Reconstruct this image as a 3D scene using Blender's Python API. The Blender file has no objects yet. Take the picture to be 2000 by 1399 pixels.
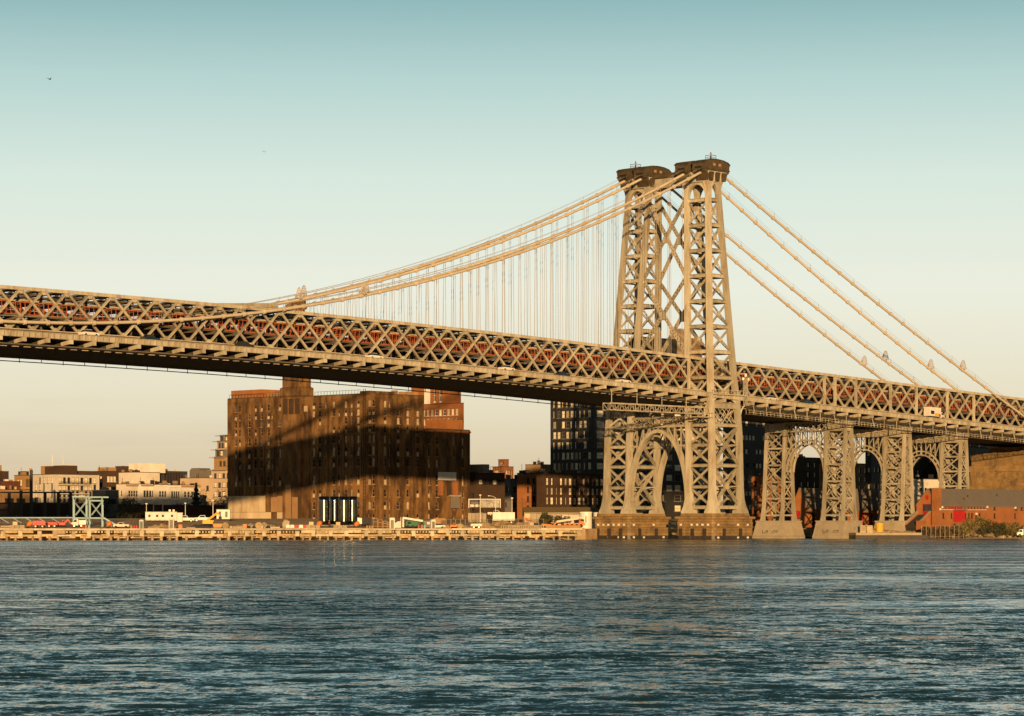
import bpy, math, random
import numpy as np
from mathutils import Matrix, Vector

random.seed(7); rng = np.random.default_rng(7)
scene = bpy.context.scene
COL = scene.collection
R = math.radians

# ------------------------------------------------------------------ camera
CAM_H, FPX = 3.6, 5400.0            # eye height above water, focal length in photo pixels (2000 wide)
cam_data = bpy.data.cameras.new('camera')
cam = bpy.data.objects.new('camera', cam_data); COL.objects.link(cam)
cam.location = (0, 0, CAM_H); cam.rotation_euler = (R(90), 0, 0)
cam_data.sensor_width = 36.0; cam_data.lens = FPX/2000*36
cam_data.shift_y = (1028-699.5)/2000
cam_data.clip_start = 1.0; cam_data.clip_end = 20000
scene.camera = cam

# ------------------------------------------------------------------ sky, sun, exposure
SUN_EL, SUN_AZ = 5.6, 2.6           # degrees; azimuth to the right of straight behind the camera
el, az = R(SUN_EL), R(SUN_AZ)
to_sun = Vector((math.sin(az)*math.cos(el), -math.cos(az)*math.cos(el), math.sin(el)))
world = bpy.data.worlds.new('World'); scene.world = world; world.use_nodes = True
wn, wl = world.node_tree.nodes, world.node_tree.links
wn.clear()
w_out = wn.new('ShaderNodeOutputWorld'); w_bg = wn.new('ShaderNodeBackground')
sky = wn.new('ShaderNodeTexSky'); sky.sky_type = 'NISHITA'; sky.sun_disc = False
sky.sun_elevation = el
sky.sun_rotation = math.atan2(to_sun.x, to_sun.y)
sky.air_density = 1.0; sky.dust_density = 1.5; sky.ozone_density = 2.0
w_tc = wn.new('ShaderNodeTexCoord'); w_sep = wn.new('ShaderNodeSeparateXYZ')
w_ramp = wn.new('ShaderNodeValToRGB')
wl.new(w_tc.outputs['Generated'], w_sep.inputs[0]); wl.new(w_sep.outputs['Z'], w_ramp.inputs[0])
SKY_STOPS = [(0.0, (.58,.45,.29)), (.018, (.70,.57,.38)), (.045, (.80,.73,.55)), (.085, (.83,.84,.72)),
             (.125, (.68,.79,.71)), (.16, (.46,.64,.61)), (.195, (.215,.41,.43)), (.27, (.085,.19,.205)), (.42, (.032,.075,.085)), (1.0, (.015,.034,.045))]
cr = w_ramp.color_ramp; cr.interpolation = 'EASE' if False else 'LINEAR'
while len(cr.elements) < len(SKY_STOPS): cr.elements.new(.5)
for e, (p, c) in zip(cr.elements, SKY_STOPS): e.position = p; e.color = (*c, 1)
# the Nishita sky carries the light; the ramp grades it by height above the horizon (cream haze up to teal)
w_scale = wn.new('ShaderNodeMix'); w_scale.data_type = 'RGBA'; w_scale.blend_type = 'MIX'
w_mul = wn.new('ShaderNodeVectorMath'); w_mul.operation = 'SCALE'; w_mul.inputs['Scale'].default_value = 5.2
# thin pinkish-grey cloud streaks low over the horizon
w_map = wn.new('ShaderNodeMapping'); w_map.inputs['Scale'].default_value = (6, 6, 60); wl.new(w_tc.outputs['Generated'], w_map.inputs[0])
w_nz = wn.new('ShaderNodeTexNoise'); w_nz.inputs['Scale'].default_value = 1.6; w_nz.inputs['Detail'].default_value = 5; wl.new(w_map.outputs[0], w_nz.inputs[0])
w_cl = wn.new('ShaderNodeMapRange'); w_cl.inputs[1].default_value = .52; w_cl.inputs[2].default_value = .72; w_cl.inputs[4].default_value = .30; wl.new(w_nz.outputs[0], w_cl.inputs[0])
w_lo = wn.new('ShaderNodeMapRange'); w_lo.inputs[1].default_value = .075; w_lo.inputs[2].default_value = .025; wl.new(w_sep.outputs['Z'], w_lo.inputs[0])
w_f = wn.new('ShaderNodeMath'); w_f.operation = 'MULTIPLY'; wl.new(w_cl.outputs[0], w_f.inputs[0]); wl.new(w_lo.outputs[0], w_f.inputs[1])
w_cm = wn.new('ShaderNodeMix'); w_cm.data_type = 'RGBA'; w_cm.inputs[7].default_value = (.60,.47,.38,1); wl.new(w_f.outputs[0], w_cm.inputs[0]); wl.new(w_ramp.outputs['Color'], w_cm.inputs[6])
wl.new(w_cm.outputs[2], w_mul.inputs[0])
w_scale.inputs[0].default_value = 0.93
wl.new(sky.outputs[0], w_scale.inputs[6]); wl.new(w_mul.outputs[0], w_scale.inputs[7])
wl.new(w_scale.outputs[2], w_bg.inputs[0]); w_bg.inputs[1].default_value = 0.1
wl.new(w_bg.outputs[0], w_out.inputs[0])

sun_data = bpy.data.lights.new('sun', 'SUN'); sun_data.energy = 5.0; sun_data.angle = R(0.55); sun_data.color = (1.0, .62, .28)
sun = bpy.data.objects.new('sun', sun_data); COL.objects.link(sun)
sun.rotation_euler = (-to_sun).to_track_quat('-Z', 'Y').to_euler(); sun.location = (60, -200, 200)
vs = scene.view_settings
scene.display_settings.display_device = 'sRGB'
vs.view_transform = 'Standard'; vs.look = 'None'; vs.exposure = 1.0; vs.gamma = 1.0; vs.use_curve_mapping = False
scene.cycles.max_bounces = 6; scene.cycles.diffuse_bounces = 2; scene.cycles.glossy_bounces = 3
scene.cycles.use_denoising = True

# ------------------------------------------------------------------ materials
ALB = .66                            # overall paint and masonry reflectance for this exposure
def mat(name, col, col2=None, scale=.4, rough=.75, metal=0.0, bump=0.0, streak=1.0, spec=.25, mix=(.35,.7), fine=0.0, stain=None, stain_scale=.08, stain_amt=.6, ov=.12):
    m = bpy.data.materials.new(name); m.use_nodes = True
    nt = m.node_tree; n = nt.nodes; l = nt.links
    b = n['Principled BSDF']; b.inputs['Roughness'].default_value = rough; b.inputs['Metallic'].default_value = metal
    b.inputs['Specular IOR Level'].default_value = spec
    if col2 is None: col2 = tuple(c*.72 for c in col)
    if metal < .5: col, col2 = tuple(c*ALB for c in col), tuple(c*ALB for c in col2); stain = tuple(c*ALB for c in stain) if stain else None
    g = n.new('ShaderNodeNewGeometry'); mp = n.new('ShaderNodeMapping'); mp.inputs['Scale'].default_value = (1, 1, streak)
    l.new(g.outputs['Position'], mp.inputs['Vector'])
    nz = n.new('ShaderNodeTexNoise'); nz.inputs['Scale'].default_value = scale; nz.inputs['Detail'].default_value = 6; nz.inputs['Roughness'].default_value = .65
    l.new(mp.outputs[0], nz.inputs['Vector'])
    mr = n.new('ShaderNodeMapRange'); mr.inputs[1].default_value, mr.inputs[2].default_value = mix
    l.new(nz.outputs[0], mr.inputs[0])
    mx = n.new('ShaderNodeMix'); mx.data_type = 'RGBA'; mx.inputs[6].default_value = (*col, 1); mx.inputs[7].default_value = (*col2, 1)
    l.new(mr.outputs[0], mx.inputs[0]); out = mx.outputs[2]
    if stain:
        ns = n.new('ShaderNodeTexNoise'); ns.inputs['Scale'].default_value = stain_scale; ns.inputs['Detail'].default_value = 8; ns.inputs['Roughness'].default_value = .7
        l.new(mp.outputs[0], ns.inputs['Vector'])
        m2 = n.new('ShaderNodeMapRange'); m2.inputs[1].default_value = .5; m2.inputs[2].default_value = .68; m2.inputs[4].default_value = stain_amt
        l.new(ns.outputs[0], m2.inputs[0])
        mx2 = n.new('ShaderNodeMix'); mx2.data_type = 'RGBA'; mx2.inputs[7].default_value = (*stain, 1)
        l.new(out, mx2.inputs[6]); l.new(m2.outputs[0], mx2.inputs[0]); out = mx2.outputs[2]
    if ov:                                           # every piece of steel, timber or stone a slightly different tone
        oi = n.new('ShaderNodeObjectInfo'); mo = n.new('ShaderNodeMapRange'); mo.inputs[3].default_value = 1-ov*1.3; mo.inputs[4].default_value = 1+ov*.8
        l.new(oi.outputs['Random'], mo.inputs[0]); mm = n.new('ShaderNodeVectorMath'); mm.operation = 'SCALE'; l.new(out, mm.inputs[0]); l.new(mo.outputs[0], mm.inputs['Scale']); out = mm.outputs[0]
    l.new(out, b.inputs['Base Color'])
    if bump:
        nb = n.new('ShaderNodeTexNoise'); nb.inputs['Scale'].default_value = scale*6; nb.inputs['Detail'].default_value = 4
        l.new(g.outputs['Position'], nb.inputs['Vector'])
        bp = n.new('ShaderNodeBump'); bp.inputs['Strength'].default_value = bump; bp.inputs['Distance'].default_value = .1
        l.new(nb.outputs[0], bp.inputs['Height']); l.new(bp.outputs[0], b.inputs['Normal'])
    return m

M = {}
M['steel'] = mat('painted steel tan', (.455,.415,.315), (.335,.295,.21), ov=.2, scale=.45, rough=.6, streak=.25, mix=(.42,.62), stain=(.24,.15,.075), stain_scale=.55, stain_amt=.7)
M['steel_shade'] = mat('tan steel with painted shade', (.12,.10,.072), (.08,.065,.046), scale=.5, rough=.65, streak=.35)  # darker copy of the tan steel: shade inside the deck put into the colour
M['steel_low'] = mat('painted steel grey tan', (.38,.345,.26), (.28,.245,.17), ov=.2, scale=.45, rough=.6, streak=.25, mix=(.42,.62), stain=(.22,.14,.07), stain_scale=.5, stain_amt=.7)
M['soffit_shade'] = mat('grimy steel with painted shade', (.07,.06,.045), (.04,.034,.026), rough=.8)  # underside steel, its deep shade put into the base colour
M['hood'] = mat('weathered brown copper', (.085,.062,.032), (.042,.03,.017), scale=.8, rough=.7)
M['cable'] = mat('wrapped cable paint', (.56,.49,.37), (.45,.38,.28), scale=.5, rough=.55)
M['rope'] = mat('suspender rope', (.42,.36,.27), rough=.6)
M['redfence'] = mat('red oxide paint', (.46,.13,.055), (.33,.095,.04), scale=1, rough=.55)
M['redpanel'] = mat('faded red panel', (.12,.04,.02), (.08,.028,.015), scale=.6, rough=.8)
M['asphalt'] = mat('asphalt', (.05,.05,.05), (.04,.04,.04), rough=.9)
M['stone'] = mat('granite pier stone', (.30,.185,.07), (.16,.10,.04), scale=.5, rough=.85, bump=.4, stain=(.05,.04,.03), stain_scale=.3, stain_amt=.7)
M['stone_wet'] = mat('wet dark stone', (.05,.04,.028), (.03,.025,.02), scale=.5, rough=.5)
M['concrete'] = mat('pale concrete', (.35,.295,.21), (.26,.215,.145), scale=.3, rough=.85, stain=(.14,.11,.07), stain_scale=.25, stain_amt=.45)
M['wharf'] = mat('bleached wharf timber', (.52,.45,.32), (.38,.31,.20), scale=.5, rough=.85, ov=.28, stain=(.16,.12,.07), stain_scale=.6, stain_amt=.6)
M['wharf2'] = mat('weathered wharf timber', (.42,.31,.17), (.28,.20,.10), scale=.8, rough=.9, ov=.28, stain=(.06,.05,.04), stain_scale=.7)
M['white'] = mat('white paint', (.74,.70,.63), (.60,.55,.47), scale=.6, rough=.5)
M['cream'] = mat('cream stucco', (.62,.56,.47), (.53,.46,.37), scale=.15, rough=.85, stain=(.33,.26,.18), stain_scale=.12, stain_amt=.4)
M['peach'] = mat('peach stucco', (.50,.38,.26), (.42,.31,.21), scale=.15, rough=.85)
M['whitewall'] = mat('whitewashed wall', (.72,.68,.60), (.60,.55,.47), scale=.2, rough=.85, stain=(.35,.28,.2), stain_scale=.2, stain_amt=.4)
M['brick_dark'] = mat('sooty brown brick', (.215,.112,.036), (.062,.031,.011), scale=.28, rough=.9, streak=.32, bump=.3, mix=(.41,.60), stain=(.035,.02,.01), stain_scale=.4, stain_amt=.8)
M['brick_red'] = mat('red orange brick', (.33,.125,.038), (.24,.09,.03), scale=.25, rough=.9, bump=.2, stain=(.15,.06,.03), stain_scale=.2, stain_amt=.4)
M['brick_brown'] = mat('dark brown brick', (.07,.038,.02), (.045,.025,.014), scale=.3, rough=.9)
M['brick_tan'] = mat('tan brick', (.36,.21,.09), (.28,.16,.07), scale=.2, rough=.9)
M['panel_dark'] = mat('charcoal cladding', (.035,.033,.03), (.025,.024,.022), scale=.2, rough=.6)
M['panel_grey'] = mat('grey cladding', (.20,.175,.145), (.15,.13,.105), scale=.2, rough=.7)
M['roof_grey'] = mat('grey slate roof', (.17,.145,.12), (.14,.12,.10), scale=.5, rough=.8)
M['roof_dark'] = mat('tar roof', (.05,.045,.04), rough=.95)
M['patch'] = mat('exposed pale plaster', (.58,.47,.31), (.48,.35,.20), scale=.25, rough=.9, streak=.5, stain=(.26,.13,.05), stain_scale=.2, stain_amt=.75)
M['silver'] = mat('stainless steel', (.17,.145,.12), (.10,.08,.065), scale=.5, rough=.16, metal=1.0)
M['black'] = mat('black opening', (.008,.008,.008), rough=.9)
M['dark'] = mat('dark painted steel', (.03,.026,.022), rough=.7)
M['glass'] = mat('window glass', (.03,.035,.04), rough=.08, spec=.6)
M['glass_warm'] = mat('blinds and painted reflection', (.85,.76,.56), (.62,.52,.34), scale=.9, rough=.35, spec=.5)  # pale warm colour also stands in for sunset reflected in the glass
M['board'] = mat('boarded window', (.52,.42,.29), (.36,.27,.17), scale=1.0, rough=.8)
M['blue_steel'] = mat('pale blue green steel', (.24,.38,.42), (.19,.31,.35), scale=.5, rough=.55)
M['red'] = mat('red machine paint', (.50,.035,.02), (.36,.03,.02), scale=.8, rough=.5)
M['red_door'] = mat('red door paint', (.40,.012,.010), (.33,.012,.010), scale=.8, rough=.6)
M['orange'] = mat('safety orange', (.62,.18,.03), (.5,.14,.03), scale=.8, rough=.5)
M['yellow'] = mat('machine yellow', (.62,.36,.03), (.5,.28,.03), scale=.8, rough=.5)
M['green'] = mat('machine green', (.02,.15,.06), (.02,.10,.04), scale=.8, rough=.5)
M['tire'] = mat('tyre rubber', (.015,.015,.015), rough=.9)
M['dirt'] = mat('dry ground', (.62,.42,.22), (.42,.27,.13), scale=.2, rough=.95, stain=(.10,.085,.04), stain_scale=.1, stain_amt=.7)
M['paving'] = mat('yard paving', (.20,.155,.105), (.15,.115,.08), scale=.2, rough=.95)
M['rock'] = mat('riprap rock', (.36,.27,.16), (.24,.17,.10), scale=1.2, rough=.9, bump=.4)
M['bark'] = mat('bark', (.10,.07,.045), rough=.9)
M['leaf'] = mat('olive foliage', (.20,.15,.045), (.09,.085,.025), scale=1.2, rough=.7)
M['leaf_dark'] = mat('dark green foliage', (.06,.06,.02), (.025,.028,.012), scale=1.2, rough=.7)
M['grass'] = mat('dry grass', (.20,.13,.05), (.12,.085,.03), scale=1.5, rough=.95)
M['sign'] = mat('billboard print', (.40,.36,.28), (.13,.12,.09), scale=.35, rough=.5, mix=(.4,.6))
M['skin'] = mat('skin', (.45,.26,.17), rough=.6)
M['cloth_dark'] = mat('dark work clothes', (.04,.045,.06), rough=.9)

# ------------------------------------------------------------------ mesh helpers
class MB:
    def __init__(self): self.v = []; self.f = []
    def add(self, verts, faces):
        o = len(self.v); self.v += [tuple(map(float, p)) for p in verts]; self.f += [tuple(i+o for i in f) for f in faces]
    def box(self, x0, x1, y0, y1, z0, z1):
        self.add([(x0,y0,z0),(x1,y0,z0),(x1,y1,z0),(x0,y1,z0),(x0,y0,z1),(x1,y0,z1),(x1,y1,z1),(x0,y1,z1)],
                 [(3,2,1,0),(4,5,6,7),(0,1,5,4),(1,2,6,5),(2,3,7,6),(3,0,4,7)]); return self
    def quad(self, a, b, c, d): self.add([a,b,c,d], [(0,1,2,3)]); return self
    def beam(self, A, B, w, h, up=(0,0,1)):
        A, B = Vector(A), Vector(B); x = (B-A).normalized(); y = Vector(up).cross(x)
        if y.length < 1e-4: y = Vector((0,1,0)).cross(x)
        y.normalize(); z = x.cross(y); vs_ = []
        for P in (A, B):
            for sy, sz in ((-1,-1),(1,-1),(1,1),(-1,1)): vs_.append(P + y*(sy*w/2) + z*(sz*h/2))
        self.add(vs_, [(0,3,2,1),(4,5,6,7),(0,1,5,4),(1,2,6,5),(2,3,7,6),(3,0,4,7)]); return self
    def loft(self, rings, cap=True):
        n = len(rings[0]); o = len(self.v); fs = []
        vv = [p for r in rings for p in r]
        for i in range(len(rings)-1):
            for j in range(n):
                k = (j+1) % n
                fs.append((i*n+j, i*n+k, (i+1)*n+k, (i+1)*n+j))
        if cap: fs.append(tuple(range(n))[::-1]); fs.append(tuple((len(rings)-1)*n+j for j in range(n)))
        self.add(vv, fs); return self
    def tube(self, pts, r, n=6):
        pts = [Vector(p) for p in pts]; rings = []
        for i, p in enumerate(pts):
            d = (pts[min(i+1,len(pts)-1)] - pts[max(i-1,0)]).normalized()
            s = Vector((0,0,1)).cross(d)
            if s.length < 1e-3: s = Vector((1,0,0))
            s.normalize(); u = d.cross(s); rr = r[i] if hasattr(r,'__len__') else r
            rings.append([p + s*(rr*math.cos(2*math.pi*k/n)) + u*(rr*math.sin(2*math.pi*k/n)) for k in range(n)])
        return self.loft(rings)
    def cyl(self, x, y, z0, z1, r, n=16, r1=None):
        r1 = r if r1 is None else r1
        return self.loft([[(x+q*math.cos(2*math.pi*k/n), y+q*math.sin(2*math.pi*k/n), z) for k in range(n)] for q, z in ((r,z0),(r1,z1))])
    def prism(self, poly, axis, a0, a1):            # poly of 2-D points extruded along axis 'x','y','z'
        def P(p, a): return (a,p[0],p[1]) if axis=='x' else ((p[0],a,p[1]) if axis=='y' else (p[0],p[1],a))
        return self.loft([[P(p,a0) for p in poly],[P(p,a1) for p in poly]])
    def mesh(self, name, m, smooth=False):
        me = bpy.data.meshes.new(name); me.from_pydata(self.v, [], self.f)
        if m is not None: me.materials.append(M[m] if isinstance(m,str) else m)
        import bmesh
        bm = bmesh.new(); bm.from_mesh(me); bmesh.ops.recalc_face_normals(bm, faces=bm.faces); bm.to_mesh(me); bm.free()
        if smooth: me.polygons.foreach_set('use_smooth', [True]*len(me.polygons))
        me.update(); return me
    def build(self, name, m, parent=None, smooth=False, **kw):
        o = bpy.data.objects.new(name, self.mesh(name, m, smooth)); COL.objects.link(o)
        if parent is not None: o.parent = parent
        for k, v in kw.items(): o[k] = v
        return o

def tag(o, label, cat, group=None):
    o['label'] = label; o['category'] = cat
    if group: o['group'] = group
    return o
def thing(name, label, cat, loc=(0,0,0), rotz=0.0, group=None):
    o = bpy.data.objects.new(name, None); COL.objects.link(o); o.empty_display_size = .5
    o.location = loc; o.rotation_euler = (0,0,rotz); return tag(o, label, cat, group)
def inst(name, me, parent, loc=(0,0,0), rotz=0.0, scale=(1,1,1), mtx=None):
    o = bpy.data.objects.new(name, me); COL.objects.link(o)
    if parent is not None: o.parent = parent
    if mtx is not None: o.matrix_basis = mtx
    else: o.location = loc; o.rotation_euler = (0,0,rotz); o.scale = scale
    return o
def copy_tree(o, parent=None):
    c = o.copy(); COL.objects.link(c)
    if parent is not None: c.parent = parent
    for ch in list(o.children): copy_tree(ch, c)
    return c

_unit = {}
def unit(kind, m):
    k = (kind, m)
    if k in _unit: return _unit[k]
    b = MB()
    if kind == 'box': b.box(0,1,-.5,.5,-.5,.5)
    elif kind == 'ibeam':
        b.box(0,1,-.5,.5,.38,.5); b.box(0,1,-.5,.5,-.5,-.38); b.box(0,1,-.08,.08,-.38,.38)
    elif kind == 'chan':                                    # two flanges with a recessed web: a built-up member
        b.box(0,1,-.5,-.3,-.5,.5); b.box(0,1,.3,.5,-.5,.5); b.box(0,1,-.3,.3,-.25,.25)
    elif kind.startswith('lat'):                            # laced box member
        n = int(kind[3:])
        for sy in (-1,1):
            for sz in (-1,1): b.box(0,1,sy*.5-(.2 if sy>0 else 0),sy*.5+(.2 if sy<0 else 0),sz*.5-(.2 if sz>0 else 0),sz*.5+(.2 if sz<0 else 0))
        for i in range(n):
            a0, a1 = i/n, (i+1)/n; t = .016
            for sz in (-.44,.44):
                s_ = 1 if i % 2 else -1
                p = [(a0-t,-.3*s_,sz-.04),(a0+t,-.3*s_,sz-.04),(a1+t,.3*s_,sz-.04),(a1-t,.3*s_,sz-.04)]
                b.add(p+[(q[0],q[1],q[2]+.08) for q in p], [(3,2,1,0),(4,5,6,7),(0,1,5,4),(1,2,6,5),(2,3,7,6),(3,0,4,7)])
                p = [(a0-t,sz-.04,-.3*s_),(a0+t,sz-.04,-.3*s_),(a1+t,sz-.04,.3*s_),(a1-t,sz-.04,.3*s_)]
                b.add(p+[(q[0],q[1]+.08,q[2]) for q in p], [(3,2,1,0),(4,5,6,7),(0,1,5,4),(1,2,6,5),(2,3,7,6),(3,0,4,7)])
    _unit[k] = b.mesh(kind, m); return _unit[k]
def beam(name, parent, A, B, w, h, m, kind='box', up=(0,0,1)):
    A, B = Vector(A), Vector(B); d = B-A; L = d.length; x = d/L; y = Vector(up).cross(x)
    if y.length < 1e-4: y = Vector((0,1,0)).cross(x)
    y.normalize(); z = x.cross(y)
    mx = Matrix(((x.x*L,y.x*w,z.x*h,A.x),(x.y*L,y.y*w,z.y*h,A.y),(x.z*L,y.z*w,z.z*h,A.z),(0,0,0,1)))
    return inst(name, unit(kind, m), parent, mtx=mx)
def lerp(tab, x):
    tab = sorted(tab); return float(np.interp(x, [t[0] for t in tab], [t[1] for t in tab]))
def PX(x, Y): return (x-1000)/FPX*Y                 # real-world X of a photo column at distance Y
def PZ(y, Y): return CAM_H + (1028-y)/FPX*Y         # real-world height of a photo row at distance Y
# ================================================================== THE SETTING: water and ground
def build_water():
    Y = [14.0]
    while Y[-1] < 1150: Y.append(Y[-1] + max(.075, .0042*Y[-1] if Y[-1] > 42 else .6))
    Y = np.array(Y)
    dense = np.tan(np.radians(np.linspace(-11.6, 11.6, 470)))
    side = np.tan(np.radians(np.array([14,18,24,32,42,55,68])))
    T_ = np.concatenate([-side[::-1], dense, side])
    YY, TT = np.meshgrid(Y, T_, indexing='ij'); XX = YY*TT
    dY = np.gradient(Y)[:, None]; dX = np.abs(YY*np.gradient(T_)[None, :])
    Z = np.zeros_like(XX); r = np.random.default_rng(3)
    for i in range(120):
        lam = .22*(24.0**r.random()); th = r.normal(math.pi*.47, .5); k = 2*math.pi/lam
        kx, ky = k*math.cos(th), k*math.sin(th)
        amp = .0016*lam**.8*(.5+r.random())
        if lam > 3: amp *= .6
        wy = 2*math.pi/(abs(ky)+1e-6); wx = 2*math.pi/(abs(kx)+1e-6)
        att = np.clip((wy/(dY+1e-6)-2.0)/2.0, 0, 1)*np.clip((wx/(dX+1e-6)-2.0)/2.0, 0, 1)
        ph = kx*XX + ky*YY + r.random()*6.28
        ph = ph + .5*np.sin(.21*k*.25*(XX*math.sin(th)-YY*math.cos(th)) + r.random()*6)
        s = np.sin(ph); Z += amp*att*(1-2*np.abs(s)**1.0*.5 + s*.5 - .5)*1.4
    # slow patches of rougher and calmer water
    patch = .75+.35*np.sin(XX*.045+YY*.021+1)*np.sin(YY*.033-XX*.02)+.2*np.sin(XX*.11-YY*.07)
    Z *= np.clip(patch, .35, 1.4)
    Z -= Z.mean()
    nY, nX = XX.shape
    verts = np.stack([XX, YY, Z], -1).reshape(-1, 3)
    idx = np.arange(nY*nX).reshape(nY, nX)
    f = np.stack([idx[:-1,:-1], idx[:-1,1:], idx[1:,1:], idx[1:,:-1]], -1).reshape(-1, 4)
    me = bpy.data.meshes.new('water'); me.vertices.add(len(verts)); me.vertices.foreach_set('co', verts.ravel())
    me.loops.add(f.size); me.loops.foreach_set('vertex_index', f.ravel().astype(np.int32))
    me.polygons.add(len(f)); me.polygons.foreach_set('loop_start', np.arange(0, f.size, 4, dtype=np.int32))
    me.polygons.foreach_set('loop_total', np.full(len(f), 4, np.int32)); me.polygons.foreach_set('use_smooth', np.ones(len(f), bool))
    me.update(calc_edges=True); me.validate()
    m = bpy.data.materials.new('river water'); m.use_nodes = True; n, l = m.node_tree.nodes, m.node_tree.links
    b = n['Principled BSDF']; b.inputs['Base Color'].default_value = (.008,.027,.035,1); b.inputs['Roughness'].default_value = .07
    b.inputs['IOR'].default_value = 1.333; b.inputs['Specular IOR Level'].default_value = .5
    g = n.new('ShaderNodeNewGeometry'); tot = None
    def vm(op, a_, b_):
        v = n.new('ShaderNodeVectorMath'); v.operation = op
        l.new(a_, v.inputs[0])
        if op == 'SCALE': l.new(b_, v.inputs['Scale'])
        elif isinstance(b_, tuple): v.inputs[1].default_value = b_
        elif b_ is not None: l.new(b_, v.inputs[1])
        return v.outputs[0]
    # ripples finer than the mesh: the surface normal is tilted by noise of several sizes
    for sc, amp, det, st in ((.12,.16,2,.35), (.5,.46,3,.6), (1.7,.66,4,.85), (6.0,.60,3,1.0), (17.0,.38,2,1.0)):
        mp = n.new('ShaderNodeMapping'); mp.inputs['Scale'].default_value = (st, 1.0, 1.0); mp.inputs['Rotation'].default_value = (0,0,.15)
        l.new(g.outputs['Position'], mp.inputs[0])
        nz = n.new('ShaderNodeTexNoise'); nz.inputs['Scale'].default_value = sc; nz.inputs['Detail'].default_value = det; nz.inputs['Distortion'].default_value = .5
        l.new(mp.outputs[0], nz.inputs['Vector'])
        t_ = vm('MULTIPLY', vm('SUBTRACT', nz.outputs['Color'], (.5,.5,.5)), (amp*.8,amp,0)); tot = t_ if tot is None else vm('ADD', tot, t_)
    # wind-driven wavelets: their steep faces lean to the south-west (-Y), their backs are gentle
    tot = vm('ADD', tot, (-.01,-.115,0))
    # current streaks: bands of calmer and rougher water
    mp = n.new('ShaderNodeMapping'); mp.inputs['Scale'].default_value = (.3, 1.0, 1.0); mp.inputs['Rotation'].default_value = (0,0,.1); l.new(g.outputs['Position'], mp.inputs[0])
    nz = n.new('ShaderNodeTexNoise'); nz.inputs['Scale'].default_value = .045; nz.inputs['Detail'].default_value = 5; nz.inputs['Roughness'].default_value = .6; nz.inputs['Distortion'].default_value = 1.0
    l.new(mp.outputs[0], nz.inputs['Vector'])
    mr = n.new('ShaderNodeMapRange'); mr.inputs[1].default_value = .33; mr.inputs[2].default_value = .56; mr.inputs[3].default_value = .32; mr.inputs[4].default_value = 1.35; l.new(nz.outputs[0], mr.inputs[0])
    tot = vm('SCALE', tot, mr.outputs[0])
    tot = vm('NORMALIZE', vm('ADD', g.outputs['Normal'], tot), None); l.new(tot, b.inputs['Normal'])
    me.materials.append(m)
    o = bpy.data.objects.new('water', me); COL.objects.link(o); o['kind'] = 'structure'
build_water()

SHORE = [(-6000,560),(-600,590),(-300,660),(-128,704),(16,740),(30,790),(48,816),(86,826),(99,812),(118,806),(150,808),(400,830),(6000,1200)]   # land's front edge (X, Y)
def shoreY(X): return lerp(SHORE, X)
def groundz(X, Y):
    d = Y - shoreY(X)
    a = lerp([(0,2.9),(14,2.95),(45,3.6),(85,5.0),(150,6.0),(8000,6.0)], d)
    if X > 100: a = lerp([(0,.5),(4,2.2),(9,3.0),(45,3.6),(85,4.6),(150,6.0),(8000,6.0)], d)
    return a
def build_ground():
    b = MB(); Xs = [-6000,-2500,-1200,-600]+list(np.linspace(-400,400,81))+[600,1200,2500,6000]
    D = [0,4,9,14,25,45,65,85,115,150,250,400,800,2000,9000]
    rows = []
    for d in D: rows.append([(X, shoreY(X)+d, groundz(X, shoreY(X)+d)+(.12*math.sin(X*.3+d) if 10<d<100 else 0)) for X in Xs])
    n = len(Xs); vv = [(x, y, -3.0) for x, y, z in rows[0]] + [p for r in rows for p in r]; fs = []
    for i in range(len(rows)):
        for j in range(n-1): fs.append((i*n+j, i*n+j+1, (i+1)*n+j+1, (i+1)*n+j))
    b.add(vv, fs); b.build('ground', 'dirt', kind='structure')
build_ground()

# ================================================================== THE BRIDGE
TH = R(46.5); TX, TY = 44.2, 760.3
E1 = Vector((math.cos(TH), math.sin(TH), 0)); E2 = Vector((-math.sin(TH), math.cos(TH), 0))
def BW(s, v, z=0): return Vector((TX, TY, 0)) + E1*s + E2*v + Vector((0,0,z))
def zt(s): return 54.3 - 8.77e-5*(s+244)**2 if s <= 0 else 49.08 - .0365*s
PIT = 6.1; OFF = .41; S0, S1 = -292.0, 212.0
TV = 13.4                                            # truss planes at +-TV
SS = list(np.arange(S0, S1+.1, PIT/2))

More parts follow.
